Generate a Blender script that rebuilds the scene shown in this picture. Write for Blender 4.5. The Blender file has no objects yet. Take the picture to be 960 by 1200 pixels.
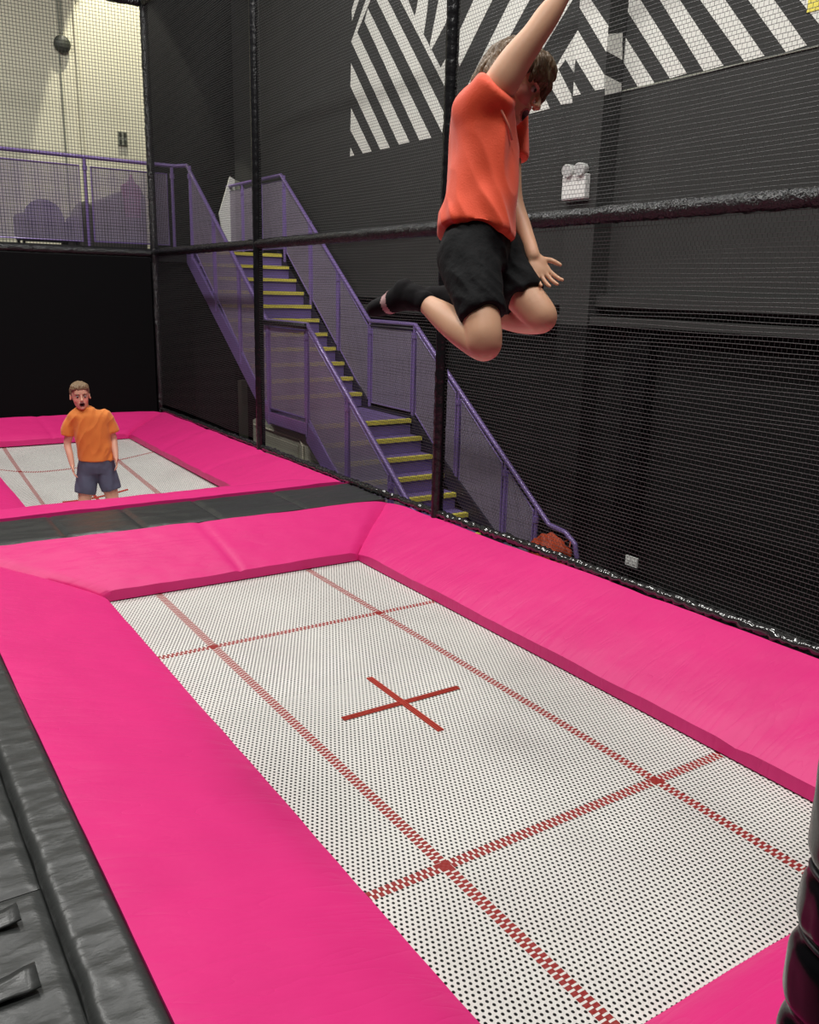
import bpy, bmesh, math, random, json
import numpy as np
from mathutils import Vector, Matrix, noise
random.seed(7)
K = json.loads('''{"MURAL": [[[8.403, 4.717, 0], [8.241, 4.536, 0], [7.439, 3.619, 0], [7.655, 3.621, 0], [8.414, 4.456, 0]], [[8.401, 4.965, 0], [8.252, 5.041, 0], [7.0, 3.63, 0], [7.23, 3.629, 0]], [[8.05, 5.356, 1], [7.937, 5.33, 1], [8.252, 5.041, 0], [8.401, 4.965, 0]], [[8.071, 5.127, 0], [7.998, 5.251, 0], [6.552, 3.624, 0], [6.791, 3.626, 0]], [[7.795, 5.297, 1], [7.54, 5.238, 1], [6.192, 3.706, 0], [6.322, 3.629, 0]], [[7.266, 5.175, 1], [7.099, 5.137, 1], [6.949, 4.931, 0], [6.284, 4.171, 0], [6.278, 4.068, 0]], [[6.889, 5.089, 1], [6.691, 5.043, 1], [6.708, 4.921, 0], [6.758, 4.723, 0], [6.949, 4.931, 0]], [[6.485, 4.996, 1], [6.3, 4.954, 1], [6.297, 4.773, 0], [6.613, 4.519, 0], [6.626, 4.598, 0]], [[6.41, 4.315, 0], [6.298, 4.401, 0], [6.284, 4.171, 0]], [[8.383, 5.203, 0], [8.396, 5.321, 0], [8.323, 5.418, 1], [8.217, 5.394, 1]], [[8.402, 3.726, 0], [8.304, 3.623, 0], [8.412, 3.621, 0]], [[8.394, 4.193, 0], [7.866, 3.622, 0], [8.082, 3.623, 0], [8.406, 3.934, 0]], [[5.852, 4.85, 1], [5.539, 4.779, 1], [6.056, 4.266, 0], [6.082, 4.311, 0], [6.072, 4.62, 0]], [[5.254, 4.713, 1], [4.964, 4.646, 1], [5.987, 3.679, 0], [6.27, 3.681, 0]], [[4.624, 4.568, 1], [4.366, 4.509, 1], [5.158, 3.798, 0], [5.529, 3.661, 0]], [[4.899, 3.638, 0], [4.369, 4.156, 0], [4.328, 4.19, 0], [4.299, 3.912, 0], [4.408, 4.032, 0], [4.5, 3.965, 0], [4.302, 3.721, 0], [4.278, 3.648, 0], [4.428, 3.653, 0], [4.608, 3.851, 0], [4.688, 3.784, 0], [4.588, 3.645, 0]], [[3.72, 4.111, 0], [3.31, 3.648, 0], [3.495, 3.655, 0], [3.701, 3.901, 0]], [[3.72, 4.36, 1], [3.546, 4.32, 1], [2.988, 3.672, 0], [3.155, 3.663, 0], [3.713, 4.302, 0]], [[3.335, 4.272, 1], [3.129, 4.225, 1], [2.641, 3.666, 0], [2.824, 3.66, 0]], [[2.925, 4.178, 1], [2.688, 4.123, 1], [2.287, 3.667, 0], [2.456, 3.662, 0]], [[2.48, 4.075, 1], [2.261, 4.025, 1], [1.952, 3.671, 0], [2.112, 3.66, 0]], [[2.053, 3.977, 1], [1.852, 3.931, 1], [1.617, 3.659, 0], [1.747, 3.649, 0]], [[1.652, 3.885, 1], [1.474, 3.844, 1], [1.336, 3.676, 0], [1.461, 3.658, 0]]], "MFRONT": [[[4.101, 4.112, 0], [4.048, 4.163, 0], [3.688, 3.75, 0], [3.676, 3.643, 0], [3.786, 3.647, 0], [4.052, 3.941, 0], [4.062, 3.828, 0]], [[4.055, 3.758, 0], [3.958, 3.644, 0], [4.053, 3.645, 0]], [[4.042, 4.397, 1], [3.912, 4.368, 1], [3.681, 4.12, 0], [3.684, 3.925, 0], [4.043, 4.34, 0]]], "MSIDE": [[[4.087, 4.058, 0], [4.252, 4.094, 0], [4.271, 3.892, 0], [4.086, 3.93, 0]], [[4.087, 3.748, 0], [4.288, 3.709, 0], [4.29, 3.65, 0], [4.104, 3.592, 0]]], "COL": [4.093, 3.678, 4.051], "BASE": [[8.4, 3.62], [1.86, 3.66]], "LAMP": [[4.052, 2.771, 0], [3.76, 2.766, 0], [3.766, 2.921, 0], [4.075, 2.997, 0]], "SOCK": [[3.145, -0.446, 0], [3.015, -0.409, 0], [3.025, -0.323, 0], [3.156, -0.358, 0]], "SOC2": [2.96, -0.33], "STK": [1.93, 3.93], "BEAM": [[[4.122, 1.945, 0], [1.637, 1.968, 0]], [[4.1, 1.734, 0], [1.605, 1.761, 0]]], "LCOL": [[3.034, 1.698, 0], [3.292, 1.686, 0], [2.975, 0.103, 0]], "CAM": {"loc": [-1.59625, -2.13684, 1.95816], "rot": [[0.838008, 0.114249, -0.533564], [-0.545094, 0.219732, -0.809068], [0.024806, 0.968847, 0.246413]], "f": 1020.431}, "B1": {"o": [0.0956, 0.0937, 2.1909], "x": [0.83801, -0.54509, 0.02481], "y": [0.53356, 0.80907, -0.24641], "z": [0.11425, 0.21973, 0.96885]}, "P1": {"head": [0.1105, -0.01, 0.3872], "limbs": [[[0.0212, -0.11, 0.2859, 0.046], [0.0525, -0.145, 0.3185, 0.05], [0.0918, -0.165, 0.3744, 0.046], [0.1449, -0.185, 0.439, 0.037], [0.1804, -0.19, 0.4893, 0.035], [0.2157, -0.195, 0.5394, 0.027], [0.2508, -0.2, 0.5941, 0.021]], [[0.0963, 0.12, 0.3615, 0.04], [0.1133, 0.15, 0.2435, 0.037], [0.1192, 0.13, 0.0936, 0.034], [0.1427, 0.08, -0.0154, 0.031], [0.1652, 0.03, -0.1, 0.023], [0.1716, 0.02, -0.124, 0.021]], [[-0.0254, -0.065, -0.149, 0.07], [-0.0144, -0.12, -0.2643, 0.06], [0.0017, -0.165, -0.378, 0.053], [0.0037, -0.17, -0.418, 0.052], [0.0001, -0.155, -0.4248, 0.05], [-0.0503, -0.1, -0.3792, 0.048], [-0.0999, -0.03, -0.3235, 0.043], [-0.1473, 0.03, -0.2734, 0.031], [-0.1759, 0.06, -0.2477, 0.027]], [[0.0593, 0.075, -0.1131, 0.07], [0.1177, 0.05, -0.2051, 0.062], [0.1833, 0.01, -0.299, 0.053], [0.1873, 0.02, -0.3124, 0.05], [0.148, 0.1, -0.2945, 0.05], [0.0834, 0.18, -0.2655, 0.042], [0.0097, 0.27, -0.2279, 0.029], [-0.0118, 0.29, -0.2175, 0.027]], [[0.0467, 0, 0.3428, 0.05], [0.0717, -0.01, 0.3639, 0.045], [0.0949, -0.01, 0.3743, 0.042]]], "trunk": [[0.0, 0, -0.161, 0.075, 0.11, 0, 0], [-0.0052, 0, -0.0909, 0.075, 0.11, 0, 0], [-0.0026, 0, 0.026, 0.07, 0.1, 0, 0], [0.0104, 0, 0.1558, 0.072, 0.11, 0, 0], [0.013, 0, 0.2597, 0.068, 0.115, 0, 0], [0.0208, 0, 0.3168, 0.055, 0.1, 0, 0], [0.039, 0, 0.348, 0.05, 0.07, 0, 0]], "rwrist": [0.2508, -0.2, 0.5941, [0.5523, -0.0201, 0.8334]], "lwrist": [0.1716, 0.02, -0.1266, [0.4623, -0.1541, -0.8732]], "shirt": [[-0.0104, 0, -0.0753, 0.112, 0.165, 0, -0.17], [-0.0078, 0, -0.0312, 0.11, 0.16, 0, -0.12], [0.0026, 0, 0.0467, 0.104, 0.15, 0, 0], [0.0156, 0, 0.1558, 0.102, 0.155, 0, 0], [0.013, 0, 0.2337, 0.096, 0.163, 0, 0], [0.0104, 0, 0.2909, 0.086, 0.165, 0, 0], [0.0182, 0, 0.3272, 0.068, 0.15, 0, 0], [0.0364, 0, 0.3584, 0.05, 0.085, 0, 0], [0.0597, 0, 0.3688, 0.045, 0.06, 0, 0]], "sleeves": [[[-0.0071, -0.09, 0.2652, 0.068], [0.0219, -0.13, 0.2839, 0.064], [0.0446, -0.15, 0.3062, 0.06]], [[0.0876, 0.09, 0.3638, 0.06], [0.1067, 0.14, 0.3214, 0.056], [0.116, 0.15, 0.2298, 0.054]]], "piping": [[0.0444, -0.176, 0.25], [0.0596, -0.17, 0.2236], [0.076, -0.154, 0.1967], [0.0888, -0.128, 0.1686]], "waist": [[-0.0052, 0, -0.1766, 0.088, 0.135, 0, 0], [-0.0078, 0, -0.1298, 0.098, 0.145, 0, 0], [-0.0052, 0, -0.0779, 0.096, 0.142, 0, 0], [-0.0026, 0, -0.0416, 0.088, 0.13, 0, 0]], "shortlegs": [[[-0.0304, -0.065, -0.154, 0.094], [-0.0193, -0.12, -0.2519, 0.078], [0.0021, -0.16, -0.3477, 0.063]], [[0.0588, 0.07, -0.1146, 0.095], [0.1024, 0.055, -0.1879, 0.082], [0.1363, 0.03, -0.255, 0.073]]], "socks": [[[-0.1603, 0.04, -0.2604, 0.033], [-0.1864, 0.07, -0.2399, 0.034]], [[0.0204, 0.26, -0.2331, 0.034], [-0.017, 0.3, -0.2122, 0.034]]], "feet": [[[[[-0.1864, 0.07, -0.2399, 0.034], [-0.2239, 0.09, -0.2108, 0.033]], [[-0.2239, 0.09, -0.2108, 0.032], [-0.2539, 0.12, -0.2357, 0.034], [-0.3179, 0.16, -0.2563, 0.022]], [[-0.1864, 0.07, -0.2399, 0.034], [-0.2539, 0.12, -0.2357, 0.032]]], [-0.2891, 0.142, -0.247, 0.062, 0.04, 0.026], [[-0.8208942004967736, 0.56182873037802, -0.10237767975777234], [0.5500848572372611, 0.8260672310641046, 0.12255439445546235], [-0.1534254262794301, -0.04428778030004675, 0.9871672761427365]], [-0.2756, 0.12, -0.252, -0.8209, 0.5618, -0.1024]], [[[[-0.017, 0.3, -0.2122, 0.034], [-0.0612, 0.34, -0.1617, 0.033]], [[-0.0612, 0.34, -0.1617, 0.032], [-0.1252, 0.36, -0.1656, 0.034], [-0.2018, 0.4, -0.1677, 0.022]], [[-0.017, 0.3, -0.2122, 0.034], [-0.1252, 0.36, -0.1656, 0.032]]], [-0.1673, 0.382, -0.1668, 0.062, 0.04, 0.026], [[-0.8604074601232818, 0.46558845244766345, 0.20718686133921022], [0.49785094464624313, 0.8547765928664982, 0.1466336018870985], [0.10882756764279272, -0.2293128196044229, 0.967249808108548]], null]]}}''')
COLL = bpy.context.scene.collection
PI = math.pi
V = Vector

# ---------------------------------------------------------------- materials
def mat(name, col, rough=.6, metal=0, spec=.5, coat=0, var=0, vscale=6, bump=0, bscale=40, bstretch=(1,1,1), emis=None, sheen=0, sss=0):
    m = bpy.data.materials.new(name); m.use_nodes = True
    nt = m.node_tree; b = nt.nodes['Principled BSDF']
    b.inputs['Base Color'].default_value = (*col, 1); b.inputs['Roughness'].default_value = rough
    b.inputs['Metallic'].default_value = metal; b.inputs['Specular IOR Level'].default_value = spec
    b.inputs['Coat Weight'].default_value = coat
    b.inputs['Sheen Weight'].default_value = sheen
    if sss:
        b.inputs['Subsurface Weight'].default_value = sss; b.inputs['Subsurface Scale'].default_value = .01
    tc = nt.nodes.new('ShaderNodeTexCoord')
    if var:
        n = nt.nodes.new('ShaderNodeTexNoise'); n.inputs['Scale'].default_value = vscale; n.inputs['Detail'].default_value = 4
        nt.links.new(tc.outputs['Object'], n.inputs['Vector'])
        mx = nt.nodes.new('ShaderNodeMix'); mx.data_type = 'RGBA'
        mx.inputs['A'].default_value = (*[c*(1-var) for c in col], 1); mx.inputs['B'].default_value = (*[min(1, c*(1+var)) for c in col], 1)
        nt.links.new(n.outputs['Fac'], mx.inputs['Factor']); nt.links.new(mx.outputs['Result'], b.inputs['Base Color'])
    if bump:
        mp = nt.nodes.new('ShaderNodeMapping'); mp.inputs['Scale'].default_value = bstretch
        n = nt.nodes.new('ShaderNodeTexNoise'); n.inputs['Scale'].default_value = bscale; n.inputs['Detail'].default_value = 5
        bp = nt.nodes.new('ShaderNodeBump'); bp.inputs['Strength'].default_value = bump; bp.inputs['Distance'].default_value = .02
        nt.links.new(tc.outputs['Object'], mp.inputs['Vector']); nt.links.new(mp.outputs['Vector'], n.inputs['Vector'])
        nt.links.new(n.outputs['Fac'], bp.inputs['Height']); nt.links.new(bp.outputs['Normal'], b.inputs['Normal'])
    if emis:
        b.inputs['Emission Color'].default_value = (*emis[0], 1); b.inputs['Emission Strength'].default_value = emis[1]
    return m

def srgb(r, g, b):
    f = lambda c: (c/255/12.92) if c/255 <= .04045 else ((c/255+.055)/1.055)**2.4
    return (f(r), f(g), f(b))

M = {}
M['pink'] = mat('pink_vinyl', (.67, .024, .19), .46, spec=.32, var=.08, vscale=2.5, bump=.5, bscale=2.6, bstretch=(1, 2.5, 1))
def add_creases(m, strength):
    nt = m.node_tree; b = nt.nodes['Principled BSDF']
    tc = nt.nodes.new('ShaderNodeTexCoord'); mp = nt.nodes.new('ShaderNodeMapping'); mp.inputs['Scale'].default_value = (1.1, 6.5, 1); mp.inputs['Rotation'].default_value = (0, 0, .35)
    n = nt.nodes.new('ShaderNodeTexNoise'); n.inputs['Scale'].default_value = 1.6; n.inputs['Detail'].default_value = 2; n.inputs['Distortion'].default_value = .6
    a = nt.nodes.new('ShaderNodeMath'); a.operation = 'SUBTRACT'; a.inputs[1].default_value = .5
    c = nt.nodes.new('ShaderNodeMath'); c.operation = 'ABSOLUTE'; d = nt.nodes.new('ShaderNodeMath'); d.operation = 'POWER'; d.inputs[1].default_value = .45
    bp = nt.nodes.new('ShaderNodeBump'); bp.inputs['Strength'].default_value = strength; bp.inputs['Distance'].default_value = .02
    L = nt.links; L.new(tc.outputs['Object'], mp.inputs['Vector']); L.new(mp.outputs['Vector'], n.inputs['Vector']); L.new(n.outputs['Fac'], a.inputs[0]); L.new(a.outputs[0], c.inputs[0]); L.new(c.outputs[0], d.inputs[0]); L.new(d.outputs[0], bp.inputs['Height'])
    old = b.inputs['Normal'].links[0].from_socket; L.new(old, bp.inputs['Normal']); L.new(bp.outputs['Normal'], b.inputs['Normal'])
add_creases(M['pink'], .2)
M['black_vinyl'] = mat('black_vinyl', (.034, .036, .035), .36, spec=.5, var=.15, vscale=3, bump=.35, bscale=7, bstretch=(1, 2.2, 1))
M['sleeve'] = mat('black_padding_sleeve', (.006, .006, .007), .17, spec=.55, bump=.8, bscale=55)
M['post_sleeve'] = mat('smooth_black_padding', (.006, .006, .007), .25, spec=.4, bump=.2, bscale=35)
M['net'] = mat('black_nylon', (.052, .052, .052), .5)
M['net_black'] = mat('black_cord', (.012, .012, .012), .6)
M['wrap'] = mat('glossy_black_wrap', (.004, .004, .005), .2, spec=.2)
M['tie'] = mat('shiny_black_ties', (.02, .02, .02), .13, spec=.8, coat=.3)
M['black_low'] = mat('matt_black_light_falloff', (.0095, .0098, .0096), .9, spec=.15, var=.12, vscale=1.5, bump=.05, bscale=60)  # darker version of the wall black, with the light falloff put into the colour
M['black_wall'] = mat('black_wall_paint', (.048, .049, .047), .85, spec=.12, var=.12, vscale=1.5, bump=.05, bscale=60)
M['black_back'] = mat('black_back_paint', (.0125, .0125, .0125), .9, spec=.05, var=.1, vscale=1.5)
M['curtain'] = mat('black_lining', (.0045, .0045, .005), .95, spec=.08)
M['white_wall'] = mat('cream_wall_paint', (.80, .77, .60), .8, var=.03, vscale=2)
M['mural'] = mat('white_mural_paint', (.80, .80, .74), .75, var=.04, vscale=3)
M['floor'] = mat('dark_floor', (.03, .03, .032), .6, var=.2, vscale=4)
M['ceiling'] = mat('dark_ceiling', (.05, .05, .05), .9)
M['frame'] = mat('black_steel', (.015, .015, .016), .5)
M['purple'] = mat('purple_paint', (.27, .18, .47), .32, metal=.15, spec=.6, coat=.3)
M['purple_dark'] = mat('purple_step_paint', (.23, .16, .40), .5, spec=.5, var=.1)
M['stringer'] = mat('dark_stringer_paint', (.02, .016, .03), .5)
M['yellow'] = mat('yellow_nosing', (.95, .80, .12), .55, var=.12, vscale=25, bump=.3, bscale=120)
M['beige'] = mat('beige_panel', (.42, .42, .33), .7)
M['conduit'] = mat('grey_conduit', (.30, .31, .25), .6)
M['dark_metal'] = mat('dark_green_metal', (.05, .055, .04), .5)
M['white_plastic'] = mat('white_plastic', (.85, .85, .82), .4)
M['lens'] = mat('lamp_lens', (.7, .72, .7), .15)
M['skin'] = mat('skin', (.72, .40, .25), .5, spec=.4, var=.07, vscale=14, sss=.08)
M['skin_pale'] = mat('skin_pale', (.70, .39, .27), .5, spec=.4, var=.07, vscale=14, sss=.08)
M['cheek'] = mat('flushed_skin', (.70, .26, .20), .5, spec=.4, sss=.08)
M['lips'] = mat('lips', (.42, .11, .09), .4)
M['mouth'] = mat('mouth_inside', (.05, .008, .008), .5)
M['teeth'] = mat('teeth', (.8, .78, .7), .3)
M['eye_white'] = mat('eye_white', (.5, .47, .44), .2)
M['iris'] = mat('dark_iris', (.03, .02, .015), .15)
M['nail'] = mat('nail', (.68, .42, .33), .3)
M['hair_brown'] = mat('brown_hair', (.135, .078, .032), .5, var=.5, vscale=55, bump=.9, bscale=90, bstretch=(1, 1, .25))
M['hair_light'] = mat('light_brown_hair', (.22, .14, .075), .5, var=.4, vscale=60, bump=.8, bscale=90, bstretch=(1, 1, .3))
M['shirt_red'] = mat('orange_red_jersey', (.98, .095, .028), .7, var=.05, vscale=8, sheen=.2, bump=.1, bscale=200)
M['trim'] = mat('pale_orange_trim', (.9, .30, .2), .6)
M['shirt_orange'] = mat('orange_cotton', (.74, .22, .035), .8, var=.06, vscale=12, sheen=.2)
M['shorts_black'] = mat('black_shorts', (.009, .009, .010), .8, spec=.2, bump=.3, bscale=30)
M['shorts_grey'] = mat('slate_shorts', (.085, .10, .155), .8, var=.08, vscale=10)
M['sock'] = mat('black_sock', (.007, .006, .007), .9, spec=.2)
M['sock_stripe'] = mat('pink_grey_stripe', (.42, .24, .24), .7)
M['red_cloth'] = mat('red_orange_cloth', (.50, .06, .015), .6, var=.35, vscale=14)
M['chair'] = mat('purple_plastic', (.06, .03, .20), .5)
M['grey_cloth'] = mat('grey_cover', (.16, .15, .14), .7, var=.15)
M['pink_toy'] = mat('pink_purple_plastic', (.35, .10, .22), .5)
M['red_mark'] = mat('red_webbing', (.42, .03, .014), .7, var=.3, vscale=90, bump=.6, bscale=120)
M['red_box'] = mat('red_plastic', (.5, .05, .02), .5)

def mesh_panel_mat():
    m = bpy.data.materials.new('purple_woven_wire'); m.use_nodes = True
    nt = m.node_tree; b = nt.nodes['Principled BSDF']; out = nt.nodes['Material Output']
    b.inputs['Base Color'].default_value = (.36, .31, .42, 1); b.inputs['Roughness'].default_value = .45
    tc = nt.nodes.new('ShaderNodeTexCoord'); sp = nt.nodes.new('ShaderNodeSeparateXYZ')
    nt.links.new(tc.outputs['Object'], sp.inputs[0])
    def wave(sock, k=PI*2/.018):
        a = nt.nodes.new('ShaderNodeMath'); a.operation = 'MULTIPLY'; a.inputs[1].default_value = k; nt.links.new(sock, a.inputs[0])
        s = nt.nodes.new('ShaderNodeMath'); s.operation = 'SINE'; nt.links.new(a.outputs[0], s.inputs[0])
        g = nt.nodes.new('ShaderNodeMath'); g.operation = 'GREATER_THAN'; g.inputs[1].default_value = -.5; nt.links.new(s.outputs[0], g.inputs[0])
        return g
    h = nt.nodes.new('ShaderNodeMath'); h.operation = 'ADD'
    nt.links.new(sp.outputs['X'], h.inputs[0]); nt.links.new(sp.outputs['Y'], h.inputs[1])
    g1 = wave(h.outputs[0]); g2 = wave(sp.outputs['Z'])
    mul = nt.nodes.new('ShaderNodeMath'); mul.operation = 'MULTIPLY'
    nt.links.new(g1.outputs[0], mul.inputs[0]); nt.links.new(g2.outputs[0], mul.inputs[1])
    tr = nt.nodes.new('ShaderNodeBsdfTransparent'); mx = nt.nodes.new('ShaderNodeMixShader')
    nt.links.new(mul.outputs[0], mx.inputs[0]); nt.links.new(b.outputs[0], mx.inputs[1]); nt.links.new(tr.outputs[0], mx.inputs[2])
    nt.links.new(mx.outputs[0], out.inputs['Surface'])
    return m
M['mesh'] = mesh_panel_mat()

def bed_mat():
    """woven webbing: staggered open holes, red straps along the box lines (object space, metres from the box corner)"""
    m = bpy.data.materials.new('woven_trampoline_webbing'); m.use_nodes = True
    nt = m.node_tree; b = nt.nodes['Principled BSDF']; out = nt.nodes['Material Output']
    b.inputs['Roughness'].default_value = .6
    tc = nt.nodes.new('ShaderNodeTexCoord'); sp = nt.nodes.new('ShaderNodeSeparateXYZ'); nt.links.new(tc.outputs['Object'], sp.inputs[0])
    X, Y = sp.outputs['X'], sp.outputs['Y']
    def mth(op, a, c=None, d=None):
        n = nt.nodes.new('ShaderNodeMath'); n.operation = op
        for i, q in enumerate((a, c, d)):
            if q is None: continue
            if isinstance(q, (int, float)): n.inputs[i].default_value = q
            else: nt.links.new(q, n.inputs[i])
        return n.outputs[0]
    HX, HY = .0205, .0195
    row = mth('FLOOR', mth('DIVIDE', Y, HY*.5*2))
    par = mth('MULTIPLY', mth('FLOORED_MODULO', row, 2.0), .5)
    fx = mth('SUBTRACT', mth('FRACT', mth('ADD', mth('DIVIDE', X, HX), par)), .5)
    fy = mth('SUBTRACT', mth('FRACT', mth('DIVIDE', Y, HY)), .5)
    ex = mth('DIVIDE', mth('MULTIPLY', fx, HX), .0050); ey = mth('DIVIDE', mth('MULTIPLY', fy, HY), .0060)
    hole = mth('LESS_THAN', mth('ADD', mth('MULTIPLY', ex, ex), mth('MULTIPLY', ey, ey)), 1.0)
    def line(P, Q, c):     # strap line at P=c, running along Q
        d = mth('SUBTRACT', P, c)
        inside = mth('LESS_THAN', mth('ABSOLUTE', d), .0235)
        side = mth('GREATER_THAN', d, 0.0)
        on = mth('LESS_THAN', mth('FRACT', mth('ADD', mth('DIVIDE', Q, .025), mth('MULTIPLY', side, .5))), .68)
        return inside, mth('MULTIPLY', inside, on)
    L = [line(X, Y, 0.0), line(X, Y, 1.08)]; C = [line(Y, X, 0.0), line(Y, X, 2.237)]
    anyr = 0; 
    li = mth('ADD', L[0][0], L[1][0]); ci = mth('ADD', C[0][0], C[1][0])
    both = mth('MULTIPLY', li, ci)
    red = mth('ADD', mth('ADD', L[0][1], L[1][1]), mth('ADD', mth('ADD', C[0][1], C[1][1]), both))
    red = mth('MINIMUM', red, 1.0)
    inline = mth('MINIMUM', mth('ADD', li, ci), 1.0)
    hole = mth('MULTIPLY', hole, mth('SUBTRACT', 1.0, inline))
    # strap tone: alternating over/under straps
    sx = mth('SINE', mth('MULTIPLY', X, 2*PI/.0245)); sy = mth('SINE', mth('MULTIPLY', Y, 2*PI/.0235))
    w = mth('MULTIPLY', sx, sy)
    nz = nt.nodes.new('ShaderNodeTexNoise'); nz.inputs['Scale'].default_value = 1.4; nz.inputs['Detail'].default_value = 5
    nt.links.new(tc.outputs['Object'], nz.inputs['Vector'])
    base = nt.nodes.new('ShaderNodeMix'); base.data_type = 'RGBA'
    base.inputs['A'].default_value = (.71, .70, .66, 1); base.inputs['B'].default_value = (.58, .56, .53, 1)
    nt.links.new(mth('MULTIPLY', mth('SUBTRACT', nz.outputs['Fac'], .35), 2.2), base.inputs['Factor'])
    mx = nt.nodes.new('ShaderNodeMix'); mx.data_type = 'RGBA'; nt.links.new(red, mx.inputs['Factor'])
    nt.links.new(base.outputs['Result'], mx.inputs['A']); mx.inputs['B'].default_value = (.25, .010, .007, 1)
    nt.links.new(mx.outputs['Result'], b.inputs['Base Color'])
    bp = nt.nodes.new('ShaderNodeBump'); bp.inputs['Strength'].default_value = .5; bp.inputs['Distance'].default_value = .002
    nt.links.new(w, bp.inputs['Height']); nt.links.new(bp.outputs['Normal'], b.inputs['Normal'])
    tr = nt.nodes.new('ShaderNodeBsdfTransparent'); ms = nt.nodes.new('ShaderNodeMixShader')
    nt.links.new(hole, ms.inputs[0]); nt.links.new(b.outputs[0], ms.inputs[1]); nt.links.new(tr.outputs[0], ms.inputs[2])
    nt.links.new(ms.outputs[0], out.inputs['Surface'])
    return m
M['bed'] = bed_mat()

# ---------------------------------------------------------------- helpers
def tag(o, label=None, cat=None, group=None, kind=None):
    if label: o['label'] = label
    if cat: o['category'] = cat
    if group: o['group'] = group
    if kind: o['kind'] = kind
    return o
def empty(name, loc=(0, 0, 0)):
    o = bpy.data.objects.new(name, None); COLL.objects.link(o); o.location = loc; o.empty_display_size = .1
    return o
class MB:
    """collects geometry for ONE mesh object (world coordinates)"""
    def __init__(s): s.v = []; s.f = []
    def add(s, vs, fs):
        n = len(s.v); s.v += [tuple(v) for v in vs]; s.f += [tuple(i+n for i in f) for f in fs]
    def box(s, a, b):
        x0, y0, z0 = [min(p, q) for p, q in zip(a, b)]; x1, y1, z1 = [max(p, q) for p, q in zip(a, b)]
        s.add([(x0,y0,z0),(x1,y0,z0),(x1,y1,z0),(x0,y1,z0),(x0,y0,z1),(x1,y0,z1),(x1,y1,z1),(x0,y1,z1)],
              [(0,3,2,1),(4,5,6,7),(0,1,5,4),(1,2,6,5),(2,3,7,6),(3,0,4,7)])
    def tube(s, pts, r, n=8, rf=None, caps=True):
        pts = [V(p) for p in pts]; m = len(pts); rings = []
        up = None
        for i, p in enumerate(pts):
            t = (pts[min(i+1, m-1)]-pts[max(i-1, 0)]).normalized()
            if up is None:
                up = V((0, 0, 1)) if abs(t.z) < .9 else V((1, 0, 0))
            a = t.cross(up).normalized(); c = a.cross(t).normalized(); up = c
            rr = r[i] if isinstance(r, (list, tuple)) else r
            ring = []
            for k in range(n):
                an = 2*PI*k/n; q = rr*(rf(i, k, p) if rf else 1)
                ring.append(p+a*math.cos(an)*q+c*math.sin(an)*q)
            rings.append(ring)
        vs = [v for rg in rings for v in rg]; fs = []
        for i in range(m-1):
            for k in range(n):
                k2 = (k+1) % n; fs.append((i*n+k, i*n+k2, (i+1)*n+k2, (i+1)*n+k))
        if caps: fs.append(tuple(range(n))[::-1]); fs.append(tuple((m-1)*n+k for k in range(n)))
        s.add(vs, fs)
    def prism(s, poly, axis, a, b):
        """poly of 2-D points in the plane normal to axis, extruded a..b"""
        n = len(poly)
        def P(q, w):
            return (w, q[0], q[1]) if axis == 'x' else ((q[0], w, q[1]) if axis == 'y' else (q[0], q[1], w))
        s.add([P(q, a) for q in poly]+[P(q, b) for q in poly],
              [tuple(range(n)), tuple(range(2*n-1, n-1, -1))]+[(i, i+n, (i+1) % n+n, (i+1) % n) for i in range(n)])
    def sphere(s, c, r, n=12, m=8, M3=None):
        c = V(c); vs = []; fs = []
        rx, ry, rz = (r, r, r) if isinstance(r, (int, float)) else r
        for j in range(m+1):
            th = PI*j/m
            for i in range(n):
                ph = 2*PI*i/n
                p = V((rx*math.sin(th)*math.cos(ph), ry*math.sin(th)*math.sin(ph), rz*math.cos(th)))
                if M3: p = M3 @ p
                vs.append(c+p)
        for j in range(m):
            for i in range(n):
                i2 = (i+1) % n; fs.append((j*n+i, (j+1)*n+i, (j+1)*n+i2, j*n+i2))
        s.add(vs, fs)
    def build(s, name, m, parent=None, smooth=False, bevel=0, origin=None):
        me = bpy.data.meshes.new(name)
        vs = s.v
        o = bpy.data.objects.new(name, me)
        if origin is not None and parent is None:
            vs = [(v[0]-origin[0], v[1]-origin[1], v[2]-origin[2]) for v in vs]; o.location = origin
        if parent is not None:
            o.parent = parent
            po = V((0, 0, 0)); q = parent
            while q is not None: po += q.location; q = q.parent
            vs = [(v[0]-po.x, v[1]-po.y, v[2]-po.z) for v in vs]
        me.from_pydata(vs, [], s.f); me.validate()
        bm = bmesh.new(); bm.from_mesh(me); bmesh.ops.remove_doubles(bm, verts=bm.verts, dist=1e-6)
        bmesh.ops.recalc_face_normals(bm, faces=bm.faces); bm.to_mesh(me); bm.free()
        me.materials.append(m); COLL.objects.link(o)
        if smooth: me.polygons.foreach_set('use_smooth', [True]*len(me.polygons))
        if bevel:
            b = o.modifiers.new('bevel', 'BEVEL'); b.width = bevel; b.segments = 2; b.limit_method = 'ANGLE'
        return o
def box(name, a, b, m, parent=None, bevel=0, **kw):
    q = MB(); q.box(a, b); return q.build(name, m, parent, bevel=bevel, **kw)

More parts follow.
